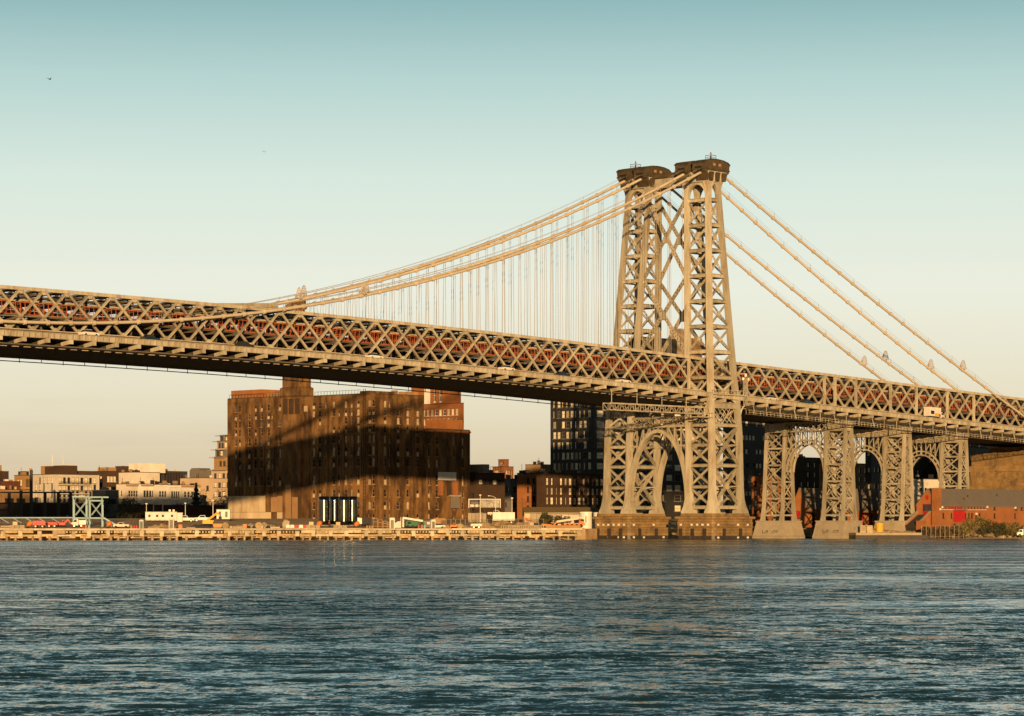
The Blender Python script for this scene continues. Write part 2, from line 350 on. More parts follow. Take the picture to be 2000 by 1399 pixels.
deck = thing('bridge_deck', 'tan steel bridge deck of lattice stiffening trusses running across the whole picture', 'bridge deck', (TX,TY,0), TH)
def strip(name, v0, v1, o0, o1, m, parent=deck, s0=S0, s1=S1, **kw):
    b = MB(); ss = [s for s in SS if s0 <= s <= s1]
    b.loft([[(s,v0,zt(s)+o0),(s,v1,zt(s)+o0),(s,v1,zt(s)+o1),(s,v0,zt(s)+o1)] for s in ss]); return b.build(name, m, parent, **kw)
for sg in (-1, 1):
    strip('top_chord', sg*TV-.38, sg*TV+.38, -.75, 0, 'steel')
    strip('bottom_chord', sg*TV-.42, sg*TV+.42, -9.7, -8.9, 'steel')
    strip('outer_roadway', sg*14.1, sg*18.25, -10.25, -9.95, 'asphalt')
    strip('fascia_girder', sg*18.35, sg*18.6, -10.95, -9.9, 'steel')
    strip('fascia_flange', sg*18.25, sg*18.85, -9.9, -9.78, 'steel')
    strip('fascia_flange', sg*18.25, sg*18.85, -11.06, -10.95, 'steel')
    strip('walkway_slab', sg*8.4, sg*11.7, -6.2, -5.75, 'steel_shade')
    strip('rail_girder', sg*4.0, sg*4.6, -7.6, -6.2, 'steel_shade')
    for v in (6.2, 9.5, 15.2, 17.0): strip('stringer', sg*v-.2, sg*v+.2, -11.2, -10.3, 'soffit_shade')
    strip('road_rail', sg*14.0, sg*14.1, -9.3, -9.1, 'steel_shade')
strip('inner_roadway', -12.8, 12.8, -10.28, -9.98, 'soffit_shade')
strip('soffit_plate', -16.4, 17.4, -12.75, -12.55, 'soffit_shade')  # flat dark sheet carries the underside shade in its colour
strip('soffit_edge', -17.2, -16.9, -12.6, -12.3, 'steel_shade')
strip('track_bed', -4.0, 4.0, -7.0, -6.75, 'soffit_shade')
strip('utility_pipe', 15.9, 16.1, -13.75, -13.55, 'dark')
strip('utility_pipe', 12.0, 12.25, -13.3, -13.05, 'dark')
ks = range(int(S0/PIT)+1, int(S1/PIT)-1)
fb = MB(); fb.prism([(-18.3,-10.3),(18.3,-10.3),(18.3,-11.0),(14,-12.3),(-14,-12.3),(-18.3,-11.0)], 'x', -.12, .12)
FB1 = fb.mesh('floor_beam', 'soffit_shade')
ep = MB(); ep.loft([[(-.5,-18.95,-11.95),(.5,-18.95,-11.95),(.5,-18.95,-11.07),(-.5,-18.95,-11.07)],[(-.25,-15.5,-12.3),(.25,-15.5,-12.3),(.25,-15.5,-11.5),(-.25,-15.5,-11.5)]])
EP1 = ep.mesh('cantilever_bracket', 'steel')
rib = MB(); rib.box(-.08,.08,-19.0,-18.6,-10.94,-9.91); RIB = rib.mesh('fascia_rib', 'steel')
gus = MB(); gus.prism([(-.75,0),(.75,0),(.35,-.65),(-.35,-.65)], 'y', -.26, .26); GUS = gus.mesh('gusset_plate', 'steel')
KN = []
for sg in (-1, 1):
    kn = MB(); kn.beam((0,sg*(TV-.3),-1.9),(0,sg*(TV-3.2),-.5),.2,.2); KN.append(('knee_brace', kn.mesh('knee_brace', 'steel_shade')))
    kn = MB(); kn.tube([(0,sg*7.5,-.6),(0,sg*7.3,-1.9),(0,sg*6.6,-2.6),(0,sg*5.6,-2.9),(0,sg*4.3,-2.9)], .22, 6); KN.append(('curved_knee', kn.mesh('curved_knee', 'steel_shade')))
LPL = MB().box(-.75,.75,-15.9,-15.4,-12.95,-12.76).mesh('lateral_plate', 'steel')
fp = MB()                                           # one bay of the red walkway fence (unit length along x, sized in metres in y,z)
for i in range(5): fp.box(i/5-.0065,i/5+.0065,-.05,.05,0,3.0 if i % 2 == 0 else 2.7)
fp.box(0,1,-.06,.06,2.62,2.78).box(0,1,-.05,.05,1.25,1.36).box(0,1,-.08,.08,0,.15)
FP = fp.mesh('walkway_fence_bay', 'redfence')
bp_ = MB(); bp_.box(.02,.98,-.03,.03,.2,1.15); BPN = bp_.mesh('fence_panel', 'redpanel')
hd = MB(); hd.box(.30,.72,-1.6,1.6,2.9,3.25); HD = hd.mesh('walkway_canopy', 'steel')
def xm(A, B, y0=0):
    A, B = Vector(A), Vector(B); d = B-A
    return Matrix(((d.x,0,0,A.x),(0,1,0,A.y),(d.z,0,1,A.z),(0,0,0,1)))
def shear_inst(name, me, parent, s, v, off):         # bays follow the grade with a small rotation
    A = Vector((s,v,zt(s)+off)); B = Vector((s+PIT,v,zt(s+PIT)+off)); d = B-A; L = d.length; x = d/L; y = Vector((0,1,0)); z = x.cross(y)
    return inst(name, me, parent, mtx=Matrix(((x.x*L,y.x,z.x,A.x),(x.y*L,y.y,z.y,A.y),(x.z*L,y.z,z.z,A.z),(0,0,0,1))))
for k in ks:
    s = PIT*(k+OFF); sb = s+PIT/2; z = zt(s)
    for sg in (-1, 1):
        for d in (-1.5, 1.5):
            s2 = s+d*PIT
            if S0 < s2 < S1: beam('truss_diagonal', deck, (s+d*.28,sg*TV+(.03 if d>0 else -.03),z-.8), (s2-d*.1,sg*TV+(.03 if d>0 else -.03),zt(s2)-9.0), .44, .42 if d>0 else .5, 'steel', 'chan', up=(0,1,0))
        inst('gusset_plate', GUS, deck, (s,sg*TV,z-.8))
        g2 = inst('gusset_plate', GUS, deck, (sb,sg*TV,zt(sb)-8.95)); g2.rotation_euler = (0,R(180),0)
        beam('hanger_post', deck, (s,sg*(TV-1.1),z-5.9), (s,sg*(TV-1.1),z-10), .3, .3, 'steel_shade')
        beam('interior_post', deck, (s,sg*4.3,z-.5), (s,sg*4.3,z-10.1), .38, .38, 'steel_shade')
        beam('interior_post', deck, (s,sg*7.9,z-1.0), (s,sg*7.9,z-10.1), .3, .3, 'steel_shade')
    beam('top_strut', deck, (s,-TV+.3,z-.55), (s,TV-.3,z-.55), .4, .55, 'steel_shade')
    beam('portal_beam', deck, (s,-8,z-2.4), (s,8,z-2.4), .4, .8, 'steel_shade')
    beam('sway_beam', deck, (s,-12.6,z-6.5), (s,12.6,z-6.5), .35, .6, 'steel_shade')
    if k % 1 == 0: beam('top_lateral', deck, (s,-TV+.3,z-.4), (s+PIT,TV-.3 if k%2 else 0,zt(s+PIT)-.4), .3, .3, 'steel_shade')
    if k % 1 == 0: beam('top_lateral', deck, (s,TV-.3,z-.45), (s+PIT,-TV+.3 if k%2 else 0,zt(s+PIT)-.45), .3, .3, 'steel_shade')
    inst('floor_beam', FB1, deck, (sb,0,zt(sb))); inst('cantilever_bracket', EP1, deck, (sb,0,zt(sb))); [inst(n_, k_, deck, (s,0,z)) for n_, k_ in KN]
    for q in range(2): inst('lateral_plate', LPL, deck, (sb+q*PIT/2,0,zt(sb+q*PIT/2)))
    for v in (-11.6, -8.5, 11.6):
        shear_inst('walkway_fence_bay', FP, deck, s, v, -5.75)
    shear_inst('fence_panel', BPN, deck, s, -8.3, -5.7); shear_inst('fence_panel', BPN, deck, s, 11.4, -5.7)
    shear_inst('walkway_canopy', HD, deck, s, -10.0, -5.75)
    beam('pipe_hanger', deck, (sb,16,zt(sb)-11.4), (sb,16,zt(sb)-13.9 if k%2 else zt(sb)-13.6), .12, .12, 'dark')
n = 0
for s in np.arange(-262, 190, 1.62):
    if n < 290: inst('fascia_rib', RIB, deck, (s,0,zt(s))); n += 1
# extra posts where the truss meets the tower and over the approach towers
for s in (-9.2, 7.6, 51, 56, 66, 83, 96, 112, 126):
    for sg in (-1, 1): beam('truss_post', deck, (s,sg*(TV+.02),zt(s)-.4), (s,sg*(TV+.02),zt(s)-9.2), .75, .55, 'steel', 'chan', up=(0,1,0))
# inspection walkway with railing hung below the side span
strip('inspection_walkway', -18.6, -17.3, -14.6, -14.45, 'steel_shade', s0=9)
for o in (-13.5, -14.0): strip('inspection_rail', -18.62, -18.52, o-.05, o+.05, 'steel', s0=9)
for i, s in enumerate(np.arange(9, S1-2, 1.55)): beam('inspection_rail_post', deck, (s,-18.57,zt(s)-14.5), (s,-18.57,zt(s)-13.4), .09, .09, 'steel')
for i, s in enumerate(np.arange(12, S1-4, PIT)):
    beam('inspection_hanger', deck, (s,-18.4,zt(s)-11.4), (s+(.0 if i%3 else 1.2),-18.4,zt(s)-14.5), .16, .16, 'steel')
for o in (-12.3, -13.1): strip('cable_tray', -18.3, -18.0, o-.07, o+.07, 'steel_shade', s0=9)

# ------------------------------------------------------------------ the tower
tower = thing('bridge_tower', 'tall tan steel lattice bridge tower with two legs and dark brown cap hoods', 'tower', (TX,TY,0), TH)
def la(z): return lerp([(98,1.9),(91,2.3),(43.7,5.05),(36,5.6),(28,5.85),(12,5.9),(6.8,6.0)], z)
def lc(z): return lerp([(98,10.45),(94,10.6),(43.7,13.55),(30,14.6),(6.8,14.95)], z)
LB = 3.85
def lb(z): return lerp([(98,3.7),(60,3.8),(30,4.0),(6.8,4.05)], z)
def corner(leg, i, j, z): return Vector((i*la(z), leg*lc(z)+j*lb(z), z))
def sq(p, w, z=None, wy=None):
    wy = wy or w; z = p.z if z is None else z
    return [(p.x-w/2,p.y-wy/2,z),(p.x+w/2,p.y-wy/2,z),(p.x+w/2,p.y+wy/2,z),(p.x-w/2,p.y+wy/2,z)]
UP_LV = [97.0, 92.2, 85.3, 78.4, 71.5, 64.6, 57.7, 50.8, 43.8]
LO_LV = [30.9, 25.5, 20.0, 14.2, 8.7]
def xbrace(parent, a0, a1, b0, b1, w, m, kind, up, gus_w=1.0, names=('brace','gusset')):
    # a0,a1 lower ends; b0,b1 upper ends
    a0, a1, b0, b1 = map(Vector, (a0,a1,b0,b1)); u = Vector(up)*.04
    beam(names[0], parent, a0+u, b1+u, w, w*.8, m, kind, up=up); beam(names[0], parent, a1-u, b0-u, w, w*.8, m, kind, up=up)
    if gus_w:
        c = (a0+a1+b0+b1)/4; h = Vector((0,0,gus_w/2))
        beam(names[1], parent, c-h, c+h, gus_w, w*.95, m, 'box', up=up)
for leg in (-1, 1):
    for i in (-1, 1):
        for j in (-1, 1):
            b = MB(); zs = [7.0, 7.6, 9.0, 11.0, 14.0, 28, 36, 43.7, 60, 75, 91, 95.2, 96.2, 97.0]
            ws = [3.2, 3.1, 2.3, 1.75, 1.5, 1.38, 1.38, 1.38, 1.34, 1.3, 1.3, 1.35, 1.7, 2.3]
            b.loft([sq(corner(leg,i,j,z), w) for z, w in zip(zs, ws)]); b.build('column', 'steel', tower)
            p = corner(leg,i,j,40); b = MB()
            for z in (8.0,): b.box(p.x-.0,p.x+.0,p.y,p.y,z,z)
    # faces: (corner pair, up axis)
    faces = [((-1,-1),(-1,1),(1,0,0)), ((1,-1),(1,1),(1,0,0)), ((-1,-1),(1,-1),(0,1,0)), ((-1,1),(1,1),(0,1,0))]
    for c0, c1, up in faces:
        side = up[1] == 1
        def Pt(c, z, other, ins=.55):
            p = corner(leg, *c, z); q = corner(leg, *other, z); return p + (q-p).normalized()*ins
        for n_, z in enumerate(UP_LV[1:]):
            beam('strut', tower, Pt(c0,z,c1), Pt(c1,z,c0), .7, 1.0, 'steel', 'ibeam')
        for hi, lo in zip(UP_LV[1:-1], UP_LV[2:]):
            xbrace(tower, Pt(c0,lo+.5,c1), Pt(c1,lo+.5,c0), Pt(c0,hi-.6,c1), Pt(c1,hi-.6,c0), .44, 'steel', 'lat8', up, .95)
        # arched opening under the cap
        z0, z1 = 92.6, 97.0; b = MB(); A, B_ = Pt(c0,z0,c1,.6), Pt(c1,z0,c0,.6); A1, B1 = Pt(c0,z1,c1,.6), Pt(c1,z1,c0,.6)
        N = 12; th = Vector(up)*.45
        def arcp(t):
            c = math.cos(math.pi*(1-t)); s_ = math.sin(math.pi*t); base = A.lerp(B_, .5); half = (B_-A)/2*.96
            p = base + half*c; p.z = z0 + .2 + s_*3.6; return p
        for q in range(N):
            p0, p1 = arcp(q/N), arcp((q+1)/N); t0, t1 = A1.lerp(B1,q/N), A1.lerp(B1,(q+1)/N)
            b.add([p0-th,p1-th,t1-th,t0-th,p0+th,p1+th,t1+th,t0+th], [(3,2,1,0),(4,5,6,7),(0,1,5,4),(2,3,7,6)] + ([(3,0,4,7)] if q==0 else []) + ([(1,2,6,5)] if q==N-1 else []))
        b.build('arch_panel', 'steel', tower)
        # between deck and lower tower
        if side:
            beam('strut', tower, Pt(c0,36.2,c1), Pt(c1,36.2,c0), .9, 1.6, 'steel', 'ibeam')
            xbrace(tower, Pt(c0,37.2,c1), Pt(c1,37.2,c0), Pt(c0,43.1,c1), Pt(c1,43.1,c0), .55, 'steel', 'box', up, 1.0)
            A, B_ = Pt(c0,31.5,c1,.4), Pt(c1,31.5,c0,.4); A1, B1 = Pt(c0,35.4,c1,.4), Pt(c1,35.4,c0,.4)
            for q in range(6):                       # diamond lattice panel
                for d in (-2, 2):
                    t0, t1 = q/6+.08, q/6+.08+d/6
                    if -.05 <= t1 <= 1.05: beam('lattice_bar', tower, A.lerp(B_,t0)+Vector(up)*.03*d, A1.lerp(B1,t1)+Vector(up)*.03*d, .16, .12, 'steel', 'box', up=up)
        else:
            beam('strut', tower, Pt(c0,36.2,c1), Pt(c1,36.2,c0), .9, 1.2, 'steel', 'ibeam')
            xbrace(tower, Pt(c0,31.3,c1), Pt(c1,31.3,c0), Pt(c0,35.6,c1), Pt(c1,35.6,c0), .5, 'steel', 'box', up, .9)
            xbrace(tower, Pt(c0,37,c1), Pt(c1,37,c0), Pt(c0,43.1,c1), Pt(c1,43.1,c0), .5, 'steel', 'box', up, .9)
        # lower leg
        if side:
            for hi, lo in ((30.9,20.0),(20.0,8.7)):
                beam('strut', tower, Pt(c0,hi,c1), Pt(c1,hi,c0), .7, .9, 'steel_low', 'ibeam')
                xbrace(tower, Pt(c0,lo+.4,c1), Pt(c1,lo+.4,c0), Pt(c0,hi-.4,c1), Pt(c1,hi-.4,c0), .75, 'steel_low', 'lat8', up, 1.5)
                beam('strut', tower, Pt(c0,(hi+lo)/2,c1), Pt(c1,(hi+lo)/2,c0), .25, .3, 'steel_low')
        else:
            for hi, lo in zip(LO_LV[:-1], LO_LV[1:]):
                beam('strut', tower, Pt(c0,hi,c1), Pt(c1,hi,c0), .6, .8, 'steel_low', 'ibeam')
                xbrace(tower, Pt(c0,lo+.35,c1), Pt(c1,lo+.35,c0), Pt(c0,hi-.35,c1), Pt(c1,hi-.35,c0), .55, 'steel_low', 'chan', up, 1.3)
        beam('strut', tower, Pt(c0,8.7,c1), Pt(c1,8.7,c0), .6, .9, 'steel_low', 'ibeam')
    # entablature and cable hoods
    c = leg*10.5
    b = MB()
    b.loft([[(-w,c-q,z),(w,c-q,z),(w,c+q,z),(-w,c+q,z)] for z, w, q in ((97.0,3.1,4.7),(97.5,3.4,4.9),(98.9,3.6,5.1),(99.4,3.9,5.4),(99.7,3.9,5.4))]); b.build('entablature', 'steel', tower)
    for q in (-1, 1):
        vc = c+q*3.05; b = MB()
        prof = [(-3.6,97.3),(-4.5,99.2),(-5.2,99.7),(-5.5,101.9),(-4.7,102.45),(-2.6,102.85),(0,103.0),(2.6,102.85),(4.7,102.45),(5.5,101.9),(5.2,99.7),(4.5,99.2),(3.6,97.3),(3.2,99.75),(-3.2,99.75)]
        b.prism(prof, 'y', vc-2.1, vc+2.1); hood = b.build('cable_hood', 'hood', tower)
        top_ = [(-5.65,101.9),(-4.75,102.55),(-2.6,103.0),(0,103.15),(2.6,103.0),(4.75,102.55),(5.65,101.9)]
        b = MB(); b.prism(top_ + [(x_*.97, z_-.2) for x_, z_ in top_[::-1]], 'y', vc-2.3, vc+2.3); b.build('roof_edge', 'hood', hood)
        b = MB(); b.prism([(-5.45,100.1),(5.45,100.1),(5.45,100.4),(-5.45,100.4)], 'y', vc-2.24, vc+2.24); b.build('moulding', 'hood', hood)
        for sx in (-1, 1):                           # dark mouth where the cable enters
            b = MB(); b.box(sx*5.1-.3,sx*5.1+.3,vc-1.2,vc+1.2,99.7,100.9); b.build('cable_mouth', 'black', hood)
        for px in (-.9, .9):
            b = MB(); b.box(px*1.3-.5,px*1.3+.5,vc-2.2,vc-2.05,101.2,101.9); b.build('lit_window_plate', 'brick_tan', hood)  # tan plates painted as the small lit windows of the hood
        for sx in (-2.7, 0, 2.7):
            b = MB(); b.prism([(sx-.5,97.2),(sx+.5,97.2),(sx+.9,99.5),(sx-.9,99.5)], 'y', vc-2.3*(1 if q<0 else -1)-.35, vc-2.3*(1 if q<0 else -1)+.35); b.build('bracket', 'hood', hood)
    b = MB(); b.box(-2.6,2.6,c-1.2,c+1.2,99.6,101.2); b.build('hood_link', 'hood', tower)
    b = MB()                                         # beacon platform
    for (px, py) in ((-1,-1),(1,-1),(1,1),(-1,1)): b.box(px-.05,px+.05,c-leg*-3+py-.05,c-leg*-3+py+.05,102.9,104.3)
    for z in (103.6, 104.25):
        b.box(-1.05,1.05,c+leg*3-1.05,c+leg*3-.97,z,z+.08); b.box(-1.05,1.05,c+leg*3+.97,c+leg*3+1.05,z,z+.08)
        b.box(-1.05,-.97,c+leg*3-1,c+leg*3+1,z,z+.08); b.box(.97,1.05,c+leg*3-1,c+leg*3+1,z,z+.08)
    b.build('beacon_railing', 'steel_shade', tower)
    b = MB(); b.cyl(0,c+leg*3,102.9,104.6,.09,8); b.cyl(0,c+leg*3,104.6,105.2,.22,8,.16); b.build('beacon', 'brick_red', tower)
# girder and roof linking the two legs at the top
b = MB(); b.box(-1.9,1.9,-5.7,5.7,96.6,99.3); b.build('portal_girder', 'steel', tower)
b = MB(); b.prism([(-2.8,99.3),(2.8,99.3),(2.5,100.4),(0,100.9),(-2.5,100.4)], 'y', -6, 6); b.build('portal_roof', 'hood', tower)
# big laced X bracing between the legs, front and back planes
for i in (-1, 1):
    for hi, lo in ((92.6,71.6),(71.2,50.6)):
        def Q(leg, z): return Vector((i*la(z), leg*(lc(z)-lb(z)-.55), z))
        xbrace(tower, Q(-1,lo), Q(1,lo), Q(-1,hi), Q(1,hi), .85, 'steel', 'lat26', (1,0,0), 1.7, names=('portal_brace','gusset'))
    # portal between the legs under the deck: top lattice, chord, arch and spandrel posts
    x = i*5.85; vi = 10.5
    beam('portal_chord', tower, (x,-vi,30.9), (x,vi,30.9), .8, .7, 'steel_low', 'ibeam')
    beam('portal_chord', tower, (x,-vi,33.2), (x,vi,33.2), .8, .6, 'steel_low', 'ibeam')
    for q in range(12):
        v0 = -vi+q*2*vi/12
        beam('lattice_bar', tower, (x+.05,v0,31.2), (x+.05,v0+2*vi/12,33.0), .22, .2, 'steel_low', up=(1,0,0)); beam('lattice_bar', tower, (x-.05,v0,33.0), (x-.05,v0+2*vi/12,31.2), .22, .2, 'steel_low', up=(1,0,0))
    b = MB(); rings = []; N = 40; zs0, rz, rv = 10.5, 18.6, 9.75
    for q in range(N+1):
        t = math.pi*q/N; cx, sx_ = -math.cos(t), math.sin(t); dpt = .95
        p0 = (rv*cx, zs0+rz*sx_); p1 = ((rv+dpt)*cx, zs0+(rz+dpt)*sx_)
        rings.append([(x-.75,p0[0],p0[1]),(x+.75,p0[0],p0[1]),(x+.75,p1[0],p1[1]),(x-.75,p1[0],p1[1])])
    b.loft(rings); b.build('arch_rib', 'steel_low', tower)
    for vq in (3.2, 5.6, 7.9):
        for sg in (-1, 1):
            za = zs0+rz*math.sqrt(max(0,1-(vq/rv)**2))+.8
            beam('spandrel_post', tower, (x,sg*vq,za), (x,sg*vq,30.6), .35, .35, 'steel_low')
            if vq > 3.3:
                zb_ = zs0+rz*math.sqrt(max(0,1-((vq-2.3)/rv)**2))+.8
                beam('spandrel_brace', tower, (x,sg*vq,za+.3), (x,sg*(vq-2.3),30.5), .3, .3, 'steel_low', up=(1,0,0))
    for sg in (-1, 1):
        beam('spandrel_brace', tower, (x,sg*10.3,25.5), (x,sg*7.9,25.5), .4, .5, 'steel_low')
        beam('spandrel_brace', tower, (x,sg*10.3,25.7), (x,sg*7.9,30.5), .3, .3, 'steel_low', up=(1,0,0))
# platform and stair round the near leg at deck level
b = MB(); b.box(-6.6,7.8,-19.6,-18.5,39.0,39.3); b.box(-6.6,7.8,-19.6,-19.5,40.3,40.4)
for x in np.arange(-6.5,8,1.3): b.box(x-.05,x+.05,-19.6,-19.5,39.3,40.35)
b.build('deck_platform', 'steel', tower)
beam('stair', tower, (-6.4,-19.0,39.2), (-9.8,-19.0,33.0), .9, .5, 'steel', 'chan')
b = MB(); b.box(-13,-6,-19.4,-17.6,32.7,32.95); b.box(-13,-6,-19.4,-19.32,33.9,34.0); b.build('stair_platform', 'steel', tower)
for q, (dx, dz) in enumerate(((0,1.0),(-1.1,0),(1.1,0))):
    b = MB(); b.cyl(8.0+dx,-19.2,43.3+dz,44.0+dz,.35,8); b.build('lamp_globe', 'white', tower)
beam('lamp_pole', tower, (8.0,-19.2,36.5), (8.0,-19.2,44.2), .9, .9, 'steel', 'lat8')
# curved brackets carrying the roadway around the leg
for sx in (-1, 1):
    b = MB(); b.tube([(sx*(6.4+2.6*(1-math.cos(t))),-18.6,33.0+3.6*math.sin(t)) for t in np.linspace(0,1.5,8)], .22, 6); b.build('curved_bracket', 'steel', tower)

# work platform: a long laced scaffold gantry slung under the deck beside the tower
gan = thing('maintenance_gantry', 'long tan steel truss gantry slung below the deck left of the tower', 'gantry', (TX,TY,0), TH)
gz0, gz1 = 33.6, 35.4
for v in (-19.4, -17.0):
    for z in (gz0, gz1): beam('gantry_chord', gan, (-48,v,z-.0), (-8,v,z), .18, .2, 'steel')
    for q in range(20):
        s = -48+q*2; z0, z1 = (gz0, gz1) if q % 2 else (gz1, gz0)
        beam('gantry_web', gan, (s,v,z0), (s+2,v,z1), .12, .12, 'steel', up=(0,1,0)); beam('gantry_post', gan, (s,v,gz0), (s,v,gz1), .1, .1, 'steel')
b = MB(); b.box(-48,-8,-18.5,-17.9,gz0-.12,gz0-.02); b.build('gantry_floor', 'soffit_shade', gan)
for s in (-46,-36,-26,-16): beam('gantry_hanger', gan, (s,-18.2,gz1), (s,-18.2,zt(s)-12.2), .15, .15, 'steel')

# stone piers under the two tower legs
for leg, lab in ((-1,'right-hand masonry pier with pale fender blocks under the nearer tower leg'), (1,'left-hand masonry pier with pale fender blocks under the farther tower leg')):
    pr = thing('stone_pier', lab, 'pier', BW(0, leg*14.95, 0), TH, 'masonry piers of the bridge tower')
    hs, hv = 8.6, 6.7
    def ring(a, c_, z, ch=.8): return [(-a+ch,-c_,z),(a-ch,-c_,z),(a,-c_+ch,z),(a,c_-ch,z),(a-ch,c_,z),(-a+ch,c_,z),(-a,c_-ch,z),(-a,-c_+ch,z)]
    b = MB(); b.loft([ring(hs-.15,hv-.15,-3), ring(hs-.15,hv-.15,5.6)]); b.build('pier_core', 'stone_wet', pr)
    for q in range(8):                              # courses, each a ring of blocks standing proud of recessed joints
        z0, z1 = -.5+q*.76, -.5+(q+1)*.76-.07; b = MB(); e = random.uniform(-.05,.05)
        per = ring(hs+.02+e, hv+.02+e, 0)
        for c0, c1 in zip(per, per[1:]+per[:1]):
            A, B_ = Vector(c0), Vector(c1); L = (B_-A).length; nb = max(1, round(L/1.7)); nrm = Vector(((B_-A).y, -(B_-A).x, 0)).normalized()
            for k in range(nb):
                o_ = .5*(q % 2)/nb if nb > 1 else 0
                t0, t1 = max(0,(k+o_*nb-.5*(q%2))/nb), min(1,(k+1+o_*nb-.5*(q%2))/nb-.04/L)
                dd = random.uniform(-.06,.06); P = [A.lerp(B_,t0), A.lerp(B_,t1)]
                P4 = [P[0]+nrm*dd, P[1]+nrm*dd, P[1]-nrm*.5, P[0]-nrm*.5]
                b.loft([[(p.x,p.y,z0) for p in P4], [(p.x,p.y,z1) for p in P4]])
        b.build('stone_course', 'stone_wet' if q < 2 else 'stone', pr)
    b = MB(); b.loft([ring(hs+.5,hv+.5,5.55), ring(hs+.6,hv+.6,5.75), ring(hs+.6,hv+.6,6.15), ring(hs+.2,hv+.2,6.3)]); b.build('coping', 'stone', pr)
    b = MB(); b.loft([ring(hs-.5,hv-.4,6.3), ring(hs-.7,hv-.6,7.05)]); b.build('cap_slab', 'stone', pr)
    for k in range(10):
        for z in (4.0, .55):
            if k < 6: p = (-hs-.15, -hv+1.9+k*1.9, z)
            else: p = (-hs+1.6+(k-6)*4.2, -hv-.15, z)
            b = MB(); b.box(p[0]-.2,p[0]+.2,p[1]-.25,p[1]+.25,p[2]-.25,p[2]+.25)
            if random.random() < (.85 if z > 2 else .5): b.build('fender_block', 'white', pr)
    for k in range(3):
        p = (-hs-.2, -hv+3+k*4.2); b = MB(); b.box(p[0]-.35,p[0]+.35,p[1]-.4,p[1]+.4,-2,3.0); b.build('fender_pile', 'stone_wet', pr)
    for k in range(2):
        p = (-hs+4+k*7, -hv-.2); b = MB(); b.box(p[0]-.4,p[0]+.4,p[1]-.35,p[1]+.35,-2,3.0); b.build('fender_pile', 'stone_wet', pr)

# ------------------------------------------------------------------ main cables
CB = MB(); CB.tube([(-.28,0,0),(.28,0,0)], .56, 8); CBAND = CB.mesh('cable_band', 'cable')
cg = MB()
for k in range(13):
    a = math.pi*(k/12); cg.tube([(-.5,-.9*math.cos(a),.1+.3*math.sin(a)),(0,-1.25*math.cos(a),.4+1.5*math.sin(a)),(.25,-.95*math.cos(a),.5+2.7*math.sin(a))], .07, 4)
for zz, rr in ((.8,1.15),(1.5,1.25),(2.1,1.15),(2.7,.98)): cg.tube([(.12,-rr*math.cos(a),.3+zz*math.sin(a)) for a in np.linspace(0,math.pi,9)], .06, 4)
CGUARD = cg.mesh('climb_guard', 'rope')
CABLES = [(-13.6,-14.8,151.5,37.8,'near outer main cable sweeping in front of the truss to the right tower leg'),
          (-7.5,-12.0,123,46.0,'second main cable from the front rising to the nearer tower leg'),
          (7.5,12.0,128.8,46.9,'third main cable from the front rising to the farther tower leg'),
          (13.6,14.8,116.6,49.4,'farthest main cable rising to the outer side of the left tower leg')]
for ci, (vt, vm, sl, zl, lab) in enumerate(CABLES):
    cb = thing('main_cable', lab, 'cable', (TX,TY,0), TH, 'main suspension cables')
    def cv(s): return vt + (vm-vt)*min(1, max(0,-s)/150) if s < 0 else vt + (vt*.09)*s/150
    def cz(s):
        if s <= -4: return 46.5 + 9.2e-4*(s+244)**2
        if s < 5: return 99.5 + .35*(1-((s-.5)/4.5)**2) - .1
        g = (zl-99.3)/(sl-5); t = (s-5)/(sl-5); return 99.3 + g*(s-5) - 1.3*4*t*(1-t)*(1 if t < 1 else 0)
    smax = 172 if ci == 0 else sl+14
    pts = [(s, cv(s), cz(s)) for s in list(np.arange(-290,-8,4))+[-6,-4,-2,0,2,5]+list(np.arange(8,smax,5))]
    b = MB(); b.tube(pts, .36, 10); b.build('cable', 'cable', cb, smooth=True)
    for sh in (-.45, .45):
        b = MB(); b.tube([(p[0], p[1]+sh, p[2]+1.25) for p in pts if p[2] > zt(p[0])-2 or ci in (0,)], .035, 4); b.build('hand_rope', 'rope', cb)
    for k in ks:
        s = PIT*(k+OFF)
        if s < -8 or 8 < s < smax:
            d = Vector((4, cv(s+2)-cv(s-2), cz(s+2)-cz(s-2))).normalized(); y = Vector((0,0,1)).cross(d).normalized(); z = d.cross(y); p = Vector((s,cv(s),cz(s)))
            if ci == 0 or p.z > zt(s)-1:
                inst('cable_band', CBAND, cb, mtx=Matrix(((d.x,y.x,z.x,p.x),(d.y,y.y,z.y,p.y),(d.z,y.z,z.z,p.z),(0,0,0,1))))
                if k % 2 == 0: beam('rope_post', cb, (s,p.y-.45,p.z+.3), (s,p.y-.45,p.z+1.5), .06, .06, 'rope')
            if s < -8 and p.z > zt(s)+.8:
                sgv = -1 if vt < 0 else 1
                
                for q in (-.5, .5): so = s+ci*1.45-2.2+q*.55; beam('suspender', cb, (so,cv(so),cz(so)), (so+q*.5,cv(so),zt(so)-.3), .07, .07, 'rope')
    for s in ({0:-131,1:-127,2:-128,3:-123.5}[ci], {0:118.5,1:111,2:110,3:108}[ci]):
        b = inst('climb_guard', CGUARD, cb, (s, cv(s), cz(s)))
    if ci in (1, 2):                                 # sheet housing where the cable leaves the top chord
        b = MB(); b.prism([(-178,zt(-178)-.1),(-156,zt(-156)-.1),(-156,zt(-156)+1.5)], 'y', cv(-165)-.7, cv(-165)+.7); b.build('cable_housing', 'steel', cb)

